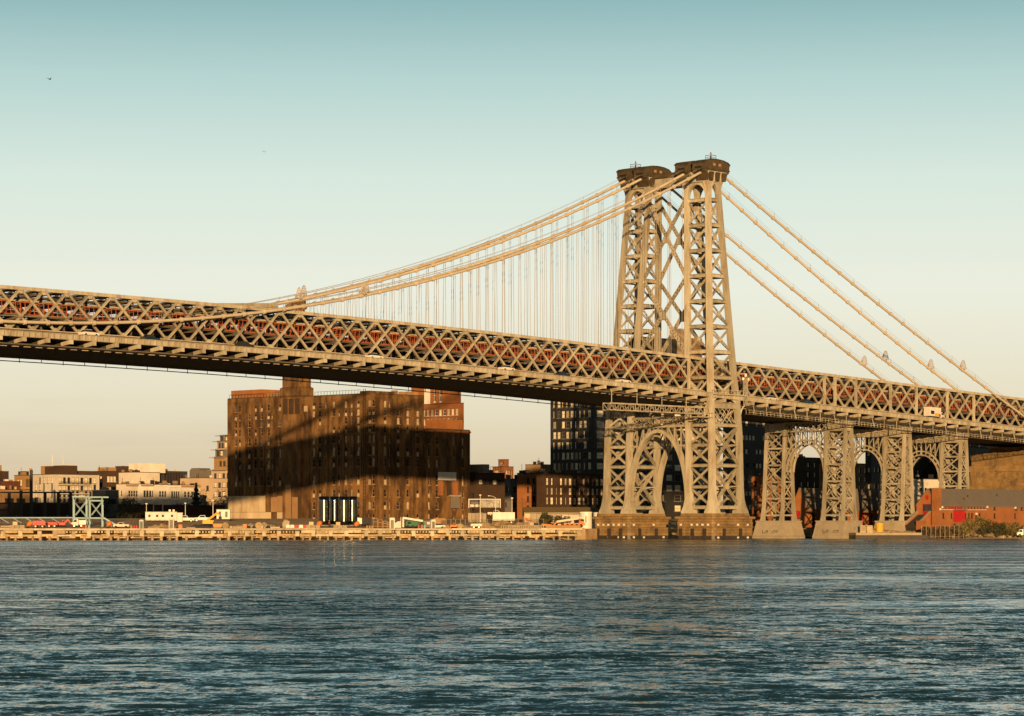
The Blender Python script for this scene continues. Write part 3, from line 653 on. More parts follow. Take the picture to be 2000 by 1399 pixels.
# ------------------------------------------------------------------ approach towers (three bents) and anchorage
BENT_S = (61.2, 90.0, 119.2)
BENT_L = ('tan lattice approach tower nearest the main tower with an arched portal', 'middle of the three tan lattice approach towers with arched portal', 'tan lattice approach tower nearest the stone anchorage')
for bi, (s0, lab) in enumerate(zip(BENT_S, BENT_L)):
    bt = thing('approach_tower', lab, 'tower', BW(s0,0,0), TH, 'approach towers carrying the side span')
    ztop = zt(s0)-13.0; zbase = 5.2
    def ba(z): return float(np.interp(z, [zbase, zbase+3, ztop], [3.1, 2.6, 1.25]))
    def bb(z): return float(np.interp(z, [zbase, ztop], [3.5, 3.3]))
    def bc(leg, i, j, z): return Vector((i*ba(z), leg*11+j*bb(z), z))
    for leg in (-1, 1):
        for i in (-1, 1):
            for j in (-1, 1):
                b = MB(); b.loft([sq(bc(leg,i,j,z), w) for z, w in ((zbase,1.2),(zbase+1.2,1.0),(zbase+4,.85),(ztop-2.4,.8),(ztop,1.2))]); b.build('column', 'steel_low', bt)
        lv = list(np.linspace(zbase+1.6, ztop-2.6, 6))
        for c0, c1, up in [((-1,-1),(-1,1),(1,0,0)), ((1,-1),(1,1),(1,0,0)), ((-1,-1),(1,-1),(0,1,0)), ((-1,1),(1,1),(0,1,0))]:
            def Pt(c, z, other, ins=.35):
                p = bc(leg, *c, z); q = bc(leg, *other, z); return p + (q-p).normalized()*ins
            for z in lv: beam('strut', bt, Pt(c0,z,c1), Pt(c1,z,c0), .4, .5, 'steel_low', 'ibeam')
            for lo, hi in zip(lv[:-1], lv[1:]):
                xbrace(bt, Pt(c0,lo+.2,c1), Pt(c1,lo+.2,c0), Pt(c0,hi-.2,c1), Pt(c1,hi-.2,c0), .34 if up[0] else .26, 'steel_low', 'chan', up, .8 if up[0] else 0)
            b = MB(); A, B_ = Pt(c0,ztop-2.5,c1,-.3), Pt(c1,ztop-2.5,c0,-.3); t_ = Vector(up)*.3
            b.loft([[A-t_,B_-t_,B_+t_,A+t_], [p+Vector((0,0,2.4)) for p in (A-t_,B_-t_,B_+t_,A+t_)]]); b.build('head_plate', 'steel_low', bt)
        b = MB(); hv_, hs_ = 5.4, 5.2
        b.loft([[(-q,leg*11-w,z),(q,leg*11-w,z),(q,leg*11+w,z),(-q,leg*11+w,z)] for z, q, w in ((-2,hs_+.5,hv_+.4),(0.8,hs_+.1,hv_+.1),(zbase-.35,hs_-.8,hv_-.5),(zbase-.35,hs_-.6,hv_-.3),(zbase,hs_-.6,hv_-.3))]); b.build('pedestal', 'concrete', bt)
        b = MB(); b.box(-hs_-.2,hs_+.2,leg*11-hv_-.2,leg*11+hv_+.2,.55,.85) if bi == 0 else b.box(-hs_,hs_,leg*11-hv_,leg*11+hv_,1.0,1.3); b.build('plinth', 'concrete', bt)
    for i in (-1, 1):
        x = i*1.6; vi = 7.9
        if bi == 0:
            beam('portal_chord', bt, (x,-vi,ztop-.2), (x,vi,ztop-.2), .5, .5, 'steel_low', 'ibeam'); beam('portal_chord', bt, (x,-vi,ztop-2.6), (x,vi,ztop-2.6), .5, .5, 'steel_low', 'ibeam')
            for q in range(8):
                v0 = -vi+q*vi/4; beam('lattice_bar', bt, (x+.05,v0,ztop-2.4), (x+.05,v0+vi/4,ztop-.4), .2, .2, 'steel_low', up=(1,0,0)); beam('lattice_bar', bt, (x-.05,v0,ztop-.4), (x-.05,v0+vi/4,ztop-2.4), .2, .2, 'steel_low', up=(1,0,0))
        else:
            b = MB(); b.box(x-.35,x+.35,-vi,vi,ztop-2.7,ztop-.3)
            for v in np.arange(-vi+.8,vi,1.9): b.box(x-.45,x+.45,v-.06,v+.06,ztop-2.6,ztop-.4)
            b.build('portal_girder', 'steel_low', bt)
        # arched rib made of two chords with batten plates
        zc, rr, rz = ztop-14.5, 6.6, 8.0
        for dr, nm in ((0,'arch_rib'),(1.15,'arch_rib')):
            b = MB(); rings = []
            for q in range(29):
                t = math.pi*q/28; r0, r1 = rr+dr, rr+dr+.32; z0_, z1_ = rz+dr, rz+dr+.32
                p0 = (-r0*math.cos(t), zc+z0_*math.sin(t)); p1 = (-r1*math.cos(t), zc+z1_*math.sin(t))
                rings.append([(x-.35,p0[0],p0[1]),(x+.35,p0[0],p0[1]),(x+.35,p1[0],p1[1]),(x-.35,p1[0],p1[1])])
            b.loft(rings); b.build(nm, 'steel_low', bt)
        for q in range(1,14):
            t = math.pi*q/14; c_, s_ = -math.cos(t), math.sin(t)
            beam('batten', bt, (x,(rr+.2)*c_,zc+(rz+.2)*s_), (x,(rr+1.3)*c_,zc+(rz+1.3)*s_), .55 if q%2 else .2, .3, 'steel_low', up=(1,0,0))
        for q in range(-4,5):
            v0 = q*1.7; s_ = math.sqrt(max(0,1-(v0/(rr+1.4))**2)); za = zc+(rz+1.4)*s_
            v1 = v0+(1.7 if q < 0 else -1.7)*(1 if q else 0)
            beam('spandrel_post', bt, (x,v0,za), (x,v0,ztop-2.7), .2, .22, 'steel_low')
            if q:
                v2 = v0+(1.7 if q>0 else -1.7); beam('spandrel_brace', bt, (x,v0,za+.2), (x,v2,ztop-2.7), .2, .2, 'steel_low', up=(1,0,0))

an = thing('stone_anchorage', 'massive brown stone bridge anchorage below the deck at the right edge', 'anchorage', BW(172,0,0), TH)
b = MB(); b.box(0,60,-24,19,1,21.2); b.build('stone_block', 'stone', an)
b = MB(); b.box(-.5,60,-24.5,19.5,21.2,22.2); b.box(-.25,60,-24.2,19.2,22.2,23.0); b.build('string_course', 'stone', an)
b = MB(); b.box(.3,60,-23.7,18.7,23.0,26.6); b.box(0,60,-24,19,26.6,27.3); b.build('parapet', 'stone', an)
b = MB(); b.box(5,60,-18,15,27.3,29.2); b.build('bearing_block', 'stone', an)
for v in (14,-2,-16):
    b = MB(); b.box(-.3,.2,v-2.3,v+2.3,17.5,21.2); b.build('corbel', 'stone', an)
for q in range(9):                                  # stone courses standing proud
    for k in range(13):
        v0 = -23.8+k*3.28+(q%2)*1.2; b = MB(); b.box(-.12-random.random()*.08,.4,v0,min(18.9,v0+3.2),2+q*2.1,2+q*2.1+2.02); b.build('stone', 'stone', an)
# ================================================================== BUILDINGS
RB = R(-43.5); UX = Vector((math.cos(RB), math.sin(RB), 0)); UY = Vector((-math.sin(RB), math.cos(RB), 0))   # street grid: x along the river front, y inland
def wall_grid(b, P, L, z0, z1, holes, d=.35):
    ts = sorted(set([0, L] + [h[0] for h in holes] + [h[1] for h in holes])); zs = sorted(set([z0, z1] + [h[2] for h in holes] + [h[3] for h in holes]))
    # merge runs along t to keep the mesh light
    for za, zb in zip(zs[:-1], zs[1:]):
        zm = (za+zb)/2; run = None
        row = [h for h in holes if h[2] < zm < h[3]]
        for ta, tb in zip(ts[:-1], ts[1:]):
            tm = (ta+tb)/2; hole = any(h[0] < tm < h[1] for h in row)
            if not hole: run = (run[0], tb) if run else (ta, tb)
            if hole and run: b.quad(P(run[0],0,za),P(run[1],0,za),P(run[1],0,zb),P(run[0],0,zb)); run = None
        if run: b.quad(P(run[0],0,za),P(run[1],0,za),P(run[1],0,zb),P(run[0],0,zb))
    for h in holes:
        t0, t1, za, zb = h[:4]
        b.quad(P(t0,0,za),P(t1,0,za),P(t1,d,za),P(t0,d,za)); b.quad(P(t0,0,zb),P(t1,0,zb),P(t1,d,zb),P(t0,d,zb))
        b.quad(P(t0,0,za),P(t0,0,zb),P(t0,d,zb),P(t0,d,za)); b.quad(P(t1,0,za),P(t1,0,zb),P(t1,d,zb),P(t1,d,za))
        if len(h) > 4 and h[4]:                      # arched head: fill the two corners
            N = 5; w = (t1-t0)/2; c = (t0+t1)/2; zc = zb-w*.9
            for sg in (-1, 1):
                pts = [(c+sg*w*math.cos(a), zc+w*.9*math.sin(a)) for a in np.linspace(0, math.pi/2, N)]
                for p, q in zip(pts[:-1], pts[1:]):
                    b.add([P(p[0],.02,p[1]),P(q[0],.02,q[1]),P(c+sg*w,.02,zb)], [(0,1,2)])
def _frame():
    b = MB(); b.box(0,.09,0,.08,0,1); b.box(.91,1,0,.08,0,1); b.box(.09,.91,0,.08,0,.05); b.box(.09,.91,0,.08,.95,1); b.box(.09,.91,.01,.07,.48,.52); b.box(-.14,1.14,-.38,.0,-.07,-.005); return b
_wf = {}
def window(parent, P, h, d, rot, fm, pm, two=None):
    if fm not in _wf: _wf[fm] = _frame().mesh('window', fm)
    if ('p',pm) not in _wf: _wf[('p',pm)] = MB().box(.05,.95,.04,.07,.02,.98).mesh('pane', pm)
    t0, t1, za, zb = h[:4]; p = P(t0, d-.09, za)
    w = inst('window', _wf[fm], parent, p, rot, (t1-t0, 1, zb-za)); inst('pane', _wf[('p',pm)], w)
    if two:
        if ('b',two) not in _wf: _wf[('b',two)] = MB().box(.02,.98,-.06,.035,.0,.46).mesh('boarded_half', two)
        inst('boarded_half', _wf[('b',two)], w)
    return w
def grid_holes(L, z0, z1, nc, nr, w, h, mx=1.2, mb=1.0, mt=.8, arch=False, skip=0.0, seed=0, jit=False):
    r = random.Random(seed); out = []
    for i in range(nc):
        c = mx + (L-2*mx)*(i+.5)/nc
        for j in range(nr):
            z = z0+mb+(z1-z0-mb-mt)*(j+.5)/nr
            if r.random() >= skip: ww = w*(r.choice((.45,.7,1.0,1.0,1.25)) if jit else 1); out.append((c-ww/2, c+ww/2, z-h/2, z+h/2, arch))
    return out
def corner_geom(xl, xc, xr, Yc):
    Cx = PX(xc, Yc); rl, rr = (xl-1000)/FPX, (xr-1000)/FPX
    L = (Cx-rl*Yc)/(.7254+.6884*rl); D = (rr*Yc-Cx)/(.6884-.7254*rr); return Vector((Cx, Yc, 0)), L, D
def block(parent, x0, x1, y0, y1, z0, z1, wm, hf=(), hr=(), fm='dark', panes=('glass',), roofm='roof_dark', d=.35, seed=1, names=('wall','roof'), par=.5, half=0.0):
    b = MB(); L, D = x1-x0, y1-y0
    Pf = lambda t, dd, z: (x0+t, y0+dd, z); Pr = lambda t, dd, z: (x1-dd, y0+t, z)
    wall_grid(b, Pf, L, z0, z1, list(hf), d); wall_grid(b, Pr, D, z0, z1, list(hr), d)
    b.quad((x0,y0,z0),(x0,y1,z0),(x0,y1,z1),(x0,y0,z1)); b.quad((x0,y1,z0),(x1,y1,z0),(x1,y1,z1),(x0,y1,z1))
    me = bpy.data.meshes.new(names[0]); me.from_pydata(b.v, [], b.f); me.materials.append(M[wm])
    o = bpy.data.objects.new(names[0], me); COL.objects.link(o); o.parent = parent
    rb = MB(); rb.box(x0+.02,x1-.02,y0+.02,y1-.02,z1-.5,z1-.15)
    if par: rb.box(x0-.1,x1+.1,y0-.1,y0+.25,z1,z1+.22); rb.box(x1-.25,x1+.1,y0+.25,y1,z1,z1+.22)
    rb.build(names[1], roofm, parent)
    back = MB(); back.box(x0+d+.02,x1-d-.02,y0+d+.02,y0+d+.12,z0,z1-.6); back.box(x1-d-.14,x1-d-.02,y0+d+.12,y1-.3,z0,z1-.6); 
    if hf or hr: back.build('interior', 'black', parent)
    r = random.Random(seed)
    for h in hf: window(parent, Pf, h, d, 0, fm, r.choice(panes), 'board' if r.random() < half else None)
    for h in hr: window(parent, Pr, h, d, R(90), fm, r.choice(panes), 'board' if r.random() < half else None)
    return o
def bldg(name, label, cat, xl, xc, xr, Yc, ytop, wm, nf=None, nr=None, z0=2.0, group=None, **kw):
    C, L, D = corner_geom(xl, xc, xr, Yc); z1 = PZ(ytop, Yc)
    t = thing(name, label, cat, C - UX*L, RB, group)
    hf = grid_holes(L, z0, z1, **nf) if nf else (); hr = grid_holes(D, z0, z1, **nr) if nr else ()
    block(t, 0, L, 0, D, z0, z1, wm, hf, hr, **kw)
    rr_ = random.Random(int(xl*7+xr))                # roof clutter: vents, plant boxes, a stair hut, a mast
    for q in range(4):
        h_ = rr_.uniform(.6,1.7); w_ = rr_.uniform(.5,1.6); x_ = rr_.uniform(.1,.85)*L if q % 2 else max(.2,L-rr_.uniform(2,4)); y_ = rr_.uniform(.4,1.5) if q % 2 else rr_.uniform(.05,.85)*D
        b = MB(); b.box(x_,x_+w_,y_,y_+w_,z1-.2,z1+h_); b.build('roof_unit', rr_.choice(('panel_grey','whitewall','brick_tan','dark')), t)
    b = MB(); x_ = rr_.uniform(.2,.8)*L; b.cyl(x_,1.2,z1-.2,z1+rr_.uniform(2,3.6),.07,5); b.build('roof_mast', 'dark', t)
    return t, L, D, z1

# ------------------------------------------------------------------ the refinery
YC = 870.0
C, LF, _ = corner_geom(445, 722, 915, YC); DR = _
ref = thing('brick_refinery', 'huge sooty brown brick refinery with arched windows, banded by the bridge shadow', 'factory', C-UX*LF, RB)
O2 = C-UX*LF
def tf(x):                                           # distance along the river front of photo column x
    r = (x-1000)/FPX; return (O2.x - r*O2.y)/(-.7254-.6884*r)
def tr(x):
    r = (x-1000)/FPX; return (r*YC-C.x)/(.6884-.7254*r)
ZR = [42.3, 39.6, 37.1, 34.3, 31.2, 27.4, 23.8, 18.4, 14.1, 10.2, 6.4]
HR = [2.1, 1.9, 2.1, 2.4, 2.4, 2.8, 2.6, 3.2, 2.4, 2.4, 2.2]
def cols(xs, f, ztop, rows=range(11), off=0.0, w=1.3, zmin=0):
    out = []
    for x in xs:
        t = f(x)-off
        for k in rows:
            z = ZR[k]
            if z+HR[k]/2 < ztop-.8 and z-HR[k]/2 > zmin: out.append((t-w/2, t+w/2, z-HR[k]/2, z+HR[k]/2, k not in (1,)))
    return out
zx = lambda L_: [420+q/3.846 for q in L_]
rg = random.Random(5)
def thin(h, p): return [q for q in h if rg.random() > p]
xa, xs0, xs1 = tf(557), tf(557), tf(592)
zA, zB, zC = PZ(779, YC*1.05), PZ(769, YC), PZ(838, YC*1.02)
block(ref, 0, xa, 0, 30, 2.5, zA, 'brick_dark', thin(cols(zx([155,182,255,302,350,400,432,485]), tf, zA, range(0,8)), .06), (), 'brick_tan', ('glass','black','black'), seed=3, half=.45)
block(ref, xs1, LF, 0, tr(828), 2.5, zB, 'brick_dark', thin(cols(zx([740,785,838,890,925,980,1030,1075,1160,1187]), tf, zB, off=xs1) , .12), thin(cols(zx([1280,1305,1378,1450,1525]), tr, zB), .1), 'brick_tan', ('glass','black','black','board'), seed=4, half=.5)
# lower wing at the right-hand end
lw = MB(); y0c = tr(828)
block(ref, LF-22, LF+.6, y0c, DR, 2.5, zC, 'brick_dark', (), [(h[0]-y0c,h[1]-y0c,*h[2:]) for h in thin(cols(zx([1595,1660,1780,1850]), tr, zC), .12)], 'brick_tan', ('board','black','glass'), seed=6, half=.4)
b = MB(); b.box(LF-10,LF-1,tr(874),tr(908),zC,PZ(819,YC*1.03)); b.build('penthouse', 'brick_red', ref)
b = MB(); b.box(.5,tf(507),1,14,zA,PZ(760,YC*1.04)); b.build('penthouse', 'brick_red', ref)
b = MB(); b.box(tf(507),tf(545),3,14,zA,PZ(768,YC*1.04)); b.build('penthouse', 'brick_tan', ref)
b = MB(); b.box(tf(705),LF+.5,-.5,tr(772),zB,zB+.9); b.build('corner_parapet', 'brick_dark', ref)
# stack block and tall square chimney
zS = PZ(742, YC*1.025)
block(ref, xs0, xs1, -1.2, 3.4, 2.5, zS+6, 'brick_dark', (), (), par=0, names=('stack_block','stack_roof'))
b = MB(); b.loft([[(xs0-q,-1.2-q,z),(xs1+q,-1.2-q,z),(xs1+q,3.4+q,z),(xs0-q,3.4+q,z)] for q, z in ((0.02,zS-5.6),(.6,zS-5.0),(.6,zS-2.6),(0.02,zS-2.2))]); b.build('stack_corbel', 'brick_dark', ref)
for q in range(3): b = MB(); w_ = (xs1-xs0)/3; b.box(xs0+q*w_+.3,xs0+(q+1)*w_-.3,-1.35,-1.205,zS-11,zS-6); b.build('blind_panel', 'brick_brown', ref)
xm_ = (xs0+xs1)/2
b = MB(); b.loft([[(xm_-q,1-q,z),(xm_+q,1-q,z),(xm_+q,1+q,z),(xm_-q,1+q,z)] for q, z in ((2.2,zS+5),(2.2,zS+8),(2.0,PZ(610,YC*1.03)),(2.0,PZ(606,YC*1.03)))]); b.build('chimney', 'brick_dark', ref)
b = MB(); zc_ = PZ(606,YC*1.03)
b.loft([[(xm_-q,1-q,z),(xm_+q,1-q,z),(xm_+q,1+q,z),(xm_-q,1+q,z)] for q, z in ((2.0,zc_),(2.5,zc_+.5),(2.5,zc_+1.4),(2.2,zc_+1.7),(2.2,zc_+3.2))]); b.build('chimney_cap', 'brick_dark', ref)
# pilasters and string courses
for x in (447, 466, 480, 497, 516, 535, 553, 604, 622, 640, 660, 672, 691, 705, 716):
    t = tf(x); hi = zA if x < 556 else (zB if x > 592 else zS-4); y_ = -1.2 if 557 < x < 592 else 0
    b = MB(); b.box(t-.35,t+.35,y_-.32,y_-.003,2.6,hi-.1); b.build('pilaster', 'brick_dark', ref)
for x in (738, 757, 772, 786, 805, 821):
    t = tr(x); b = MB(); b.box(LF+.003,LF+.32,t-.35,t+.35,2.6,zB-.1); b.build('pilaster', 'brick_dark', ref)
for x in (831, 846, 880, 897, 913):
    t = tr(x); b = MB(); b.box(LF+.603,LF+.9,t-.3,t+.3,2.6,zC-.1); b.build('pilaster', 'brick_dark', ref)
for z in (12.3, 20.8, 33.0, 44.2):
    if z < zA: b = MB(); b.box(-.05,xa-.01,-.2,-.004,z,z+.35); b.build('string_course', 'brick_dark', ref)
    b = MB(); b.box(xs1+.05,LF+.2,-.2,-.004,z,z+.35); b.box(LF+.004,LF+.2,0,tr(828)-.02,z,z+.35); b.build('string_course', 'brick_dark', ref)
b = MB(); b.box(LF-22,LF+.9,y0c,DR+.3,zC-.9,zC-.3); b.build('cornice', 'brick_red', ref)
# exposed pale plaster left by a demolished neighbour: a patchwork of panels
tp = [tf(x) for x in (448, 461, 472, 485, 497, 509, 520, 531, 543, 554)]
for row, (z0_, z1_) in enumerate(((2.6,4.6),(4.6,8.2),(8.2,13.6))):
    for k in range(9):
        if k >= 6 and rg.random() < .35: continue
        b = MB(); dd = .42+rg.random()*.12
        b.box(tp[k]+.04, tp[k+1]-.03, -dd, -.33, z0_+.05, z1_-.04-(rg.random()*.8 if row == 2 and k > 5 else 0)); b.build('plaster_panel', 'patch' if k < 6 or row < 2 else 'brick_tan', ref)
for k, x in enumerate((569, 582)):
    b = MB(); t = tf(x); b.box(t-1.3,t+1.2,-1.42,-1.205,3+k*2,17-k*4); b.build('pale_streak_panel', 'brick_tan', ref)
# doorway beside the tanks, its dark recess painted as a black sheet, steel ladder up the corner
t0, t1 = tf(691), tf(700)
b = MB(); b.box(t0,t1,-.45,-.34,3.0,9.6); b.build('dark_doorway', 'black', ref)
b = MB(); t0 = tf(713); 
for q in (0, .9): b.box(t0+q-.06,t0+q+.06,-.75,-.62,3.5,zB+1.6)
for z in np.arange(4, zB+1.5, 1.1): b.box(t0,t0+.9,-.72,-.66,z,z+.12)
b.build('ladder', 'dark', ref)
# patched right end: white sheet, brown ducts and a steel box
b = MB(); b.box(LF+.95,LF+1.2,tr(851),tr(886),PZ(938,890),PZ(922,890)); b.build('white_sheet', 'white', ref)
for x in (856, 872, 884):
    b = MB(); t = tr(x); b.box(LF+.95,LF+1.5,t-.8,t+.8,PZ(968,890),PZ(939,890)); b.build('duct', 'brick_red' if x != 872 else 'brick_brown', ref)
b = MB(); b.box(LF+.95,LF+2.2,tr(876),tr(888),PZ(993,890),PZ(970,890)); b.build('steel_housing', 'panel_grey', ref)
b = MB(); b.box(LF+.95,LF+2.5,tr(871),tr(891),PZ(970,890),PZ(967,890)); b.build('canopy', 'concrete', ref)
b = MB(); t = tf(599); b.cyl(t,0,0,0,0,3) if False else b.box(t-.8,t+.8,-.5,-.34,40.5,42.3); b.build('white_disc', 'board', ref)
for k, (x0_, x1_) in enumerate(((447,553),(614,704))):
    b = MB(); zt_ = zA if k == 0 else zB
    for x in np.arange(x0_, x1_, 6): t = tf(x); b.box(t-.04,t+.04,.2,.28,zt_+.2,zt_+1.4)
    b.box(tf(x0_),tf(x1_),.2,.28,zt_+1.3,zt_+1.4); b.build('roof_railing', 'dark', ref)
for x in (776, 790, 803, 816):
    b = MB(); t = tr(x); b.box(LF-2,LF-.5,t-.8,t+.8,zB+.2,zB+1.0+rg.random()*.6); b.build('roof_vent', 'brick_tan', ref)

# ------------------------------------------------------------------ other buildings, from left to right
g1 = dict(fm='dark', panes=('glass','glass','glass_warm'))
def box_on(parent, name, m, x0, x1, y0, y1, z0, z1): b = MB(); b.box(x0,x1,y0,y1,z0,z1); return b.build(name, m, parent)
t, L, D, z1 = bldg('brown_house', 'brown low building at the extreme left edge of the skyline', 'building', -60, -20, 17, 1010, 921, 'brick_brown', dict(nc=4,nr=3,w=1.4,h=2), dict(nc=3,nr=3,w=1.4,h=2), **g1)
box_on(t, 'roof_shed', 'brick_tan', L-8, L-1, 2, 6, z1, z1+2.4)
t, L, D, z1 = bldg('tan_apartment_house', 'narrow tan apartment house left of the cream apartment block', 'building', 28, 47, 64, 1020, 929, 'brick_tan', dict(nc=2,nr=5,w=1.3,h=2.6), dict(nc=3,nr=5,w=1.2,h=2.6), fm='dark', panes=('glass_warm','glass'))
box_on(t, 'rooftop_deck', 'dark', 1, L-1, 1, D-1, z1, z1+1.6)
t, L, D, z1 = bldg('red_shopfront', 'low building with a dark red upper storey at the far left', 'building', -20, 12, 40, 975, 941, 'redpanel', dict(nc=2,nr=4,w=1.2,h=2), dict(nc=2,nr=4,w=1.1,h=2), fm='white', panes=('board','glass'))
t, L, D, z1 = bldg('tan_brick_shed', 'tan brick shed behind the black steel frame on the left', 'shed', -40, 2, 58, 968, 957, 'brick_tan', dict(nc=3,nr=2,w=1.5,h=2), dict(nc=4,nr=2,w=1.5,h=2), **g1)
# cream apartment block with balconies
C_, L, D = corner_geom(62, 109, 194, 995); z1 = PZ(927, 995)
ap = thing('cream_apartment_block', 'cream apartment block with long balconies and roof penthouses on the left', 'building', C_-UX*L, RB)
hr = [h for h in grid_holes(D, 3, z1, nc=9, nr=7, w=1.3, h=2.1, mx=1, seed=2)]
block(ap, 0, L, 0, D, 3, z1, 'cream', grid_holes(L,3,z1,nc=5,nr=7,w=1.1,h=2.2,seed=5,skip=.15), hr, 'dark', ('glass','glass','glass_warm'), seed=8)
for k in range(4):
    z = z1-3.2*(k+1)-.4; b = MB(); b.box(L,L+1.6,D*.02,D*.72,z-.25,z); b.build('balcony_slab', 'cream', ap)
    b = MB()
    for q in np.arange(D*.02, D*.72, .5): b.box(L+1.5,L+1.56,q,q+.05,z,z+1.05)
    b.box(L+1.48,L+1.58,D*.02,D*.72,z+1.05,z+1.13); b.build('balcony_railing', 'dark', ap)
box_on(ap, 'penthouse', 'brick_tan', L*.1, L*.55, 3, 9, z1, PZ(911,1010)); box_on(ap, 'penthouse', 'brick_brown', L*.5, L*.97, 4, 10, z1, PZ(910,1005))
box_on(ap, 'penthouse', 'cream', L-6, L-1, D*.30, D*.52, z1, PZ(909,1010)); box_on(ap, 'penthouse', 'brick_brown', L-7, L-1, D*.02, D*.28, z1, PZ(912,1005)); box_on(ap, 'penthouse', 'brick_brown', L-6, L-1, D*.6, D*.9, z1, PZ(921,1015))
for k, x in enumerate((L*.3, L*.75)):
    b = MB(); b.cyl(x,6,PZ(911,1010),PZ(911,1010)+4,.12,6); b.build('antenna', 'white', ap)
t, L, D, z1 = bldg('dark_rooftop_row', 'dark brown houses between the cream block and the big white building', 'building', 176, 204, 232, 1020, 921, 'brick_brown', dict(nc=3,nr=5,w=1.3,h=2), dict(nc=3,nr=5,w=1.3,h=2), fm='white', panes=('glass','glass_warm'))
box_on(t, 'pitched_attic', 'brick_tan', 2, L-2, 2, 7, z1, z1+1.6)
t, L, D, z1 = bldg('grey_shed', 'pale roofed grey shed right of the cream apartment block', 'shed', 180, 206, 232, 965, 958, 'panel_grey', dict(nc=2,nr=2,w=1.4,h=1.6), dict(nc=3,nr=2,w=1.4,h=1.6), roofm='whitewall', **g1)
# big white building with brown brick annex
t, L, D, z1 = bldg('white_loft_building', 'big plain cream white building with a white roof block', 'building', 227, 264, 312, 1080, 923, 'cream', dict(nc=2,nr=3,w=1.2,h=2,skip=.5), dict(nc=2,nr=4,w=1.4,h=2.2,skip=.4), **g1)
box_on(t, 'roof_block', 'whitewall', L-9, L-1, 4, 16, z1, PZ(906,1092)); box_on(t, 'roof_shed', 'brick_brown', L-15, L-10, 2, 7, z1, PZ(910,1085))
for k in range(5): box_on(t, 'roof_planter', 'leaf_dark', L-8+k*1.3, L-7.2+k*1.3, 3, 4, z1, z1+.9+.3*(k%2))
t, L, D, z1 = bldg('brown_brick_loft', 'brown brick building with a dark band of tall windows', 'building', 300, 314, 366, 1095, 921, 'brick_brown', None, dict(nc=8,nr=1,w=2.0,h=5.0,mb=19.5), fm='dark', panes=('glass','glass','glass_warm'))
for k, (xl, xc, xr, yt, m_, lab) in enumerate(((227,246,275,946,'cream','leftmost windowless end house of the white terrace'),(262,275,307,946,'whitewall','white terrace house second from the left with a dark cornice'),
        (290,306,331,947,'whitewall','middle white terrace house with black windows'),(314,330,356,948,'white','white terrace house with the brightest parapet'),(340,354,391,948,'whitewall','last white terrace house beside the dark conifer'))):
    t, L, D, z1 = bldg('terrace_house', lab, 'house', xl, xc, xr, 1008+k*3, yt, m_, dict(nc=1,nr=3,w=1.1,h=2.2,skip=.3) if k == 0 else None, dict(nc=[4,4,3,4,4][k],nr=3,w=1.15,h=2.3,mt=.9), fm='dark' if k in (1,3) else 'white', panes=('glass',), group='white terrace houses on the left', seed=k)
    box_on(t, 'cornice', 'white' if k in (2,3) else 'brick_tan', L, L+.5, 0, D-.05, z1-.7, z1-.15)
t, L, D, z1 = bldg('tan_low_house', 'low tan house left of the refinery', 'house', 352, 395, 452, 1060, 934, 'peach', dict(nc=3,nr=3,w=1.4,h=2), dict(nc=4,nr=3,w=1.4,h=2), **g1)
b = MB(); b.prism([(2,z1),(8,z1),(8,z1+3),(6.8,z1+4),(3.2,z1+4),(2,z1+3)], 'y', 3, 9); b.build('water_tank_house', 'panel_grey', t)
# stepped tan tower left of the refinery
C_, L, D = corner_geom(424, 462, 500, 1040)
st = thing('stepped_apartment_tower', 'stepped tan brick apartment tower half hidden by the refinery', 'building', C_-UX*L, RB)
for k, (dx, zlo, zhi, m_) in enumerate(((-4.5,3,PZ(918,1045),'peach'),(-2.8,PZ(918,1045),PZ(893,1045),'brick_tan'),(-1.6,PZ(893,1045),PZ(878,1045),'panel_grey'),(0,PZ(878,1045),PZ(862,1045),'peach'),(2.5,PZ(862,1045),PZ(851,1045),'panel_grey'))):
    nr_ = max(1, int((zhi-zlo)/3.2)); block(st, dx, L, -dx*.3, D, zlo+.01, zhi, m_, grid_holes(L-dx,zlo,zhi,nc=6,nr=nr_,w=1.7,h=1.9,mx=.5,mb=.4,mt=.4,seed=k,skip=.15), grid_holes(D+dx*.3,zlo,zhi,nc=5,nr=nr_,w=1.7,h=1.9,mb=.4,mt=.4,seed=k+9), 'dark', ('glass','glass_warm'), seed=k)
    b = MB(); b.box(dx-1.5,L*.4,-dx*.3-1.3,-dx*.3+.2,zhi-.2,zhi); b.build('balcony_slab', 'concrete', st)
# orange brick apartments behind the refinery
C_, L, D = corner_geom(780, 901, 904, 985)
rd = thing('orange_brick_apartments', 'orange brick apartment building with white windows rising behind the refinery', 'building', C_-UX*L, RB)
zr = PZ(788, 985); block(rd, 0, L, 0, D+.5, 4, zr, 'brick_red', grid_holes(L,PZ(850,985),zr,nc=14,nr=3,w=1.3,h=2.2,mb=.3,mt=1.4), (), 'white', ('glass_warm','glass','board'), seed=2)
t_ = lambda x: L*(1-(903-x)/123.0)
zt2 = PZ(752, 985); hb = [(t_(845)-t_(800),t_(849)-t_(800),zr+1,zt2-1),(t_(856)-t_(800),t_(860)-t_(800),zr+1,zt2-1)]
block(rd, t_(800), t_(868), 1, 9, zr, zt2, 'brick_red', hb, (), 'white', ('glass',), par=.3, names=('stair_tower','stair_roof'))
b = MB(); b.box(t_(828),t_(838),.5,.98,zr+.3,zt2-.4); b.build('white_panel', 'whitewall', rd)
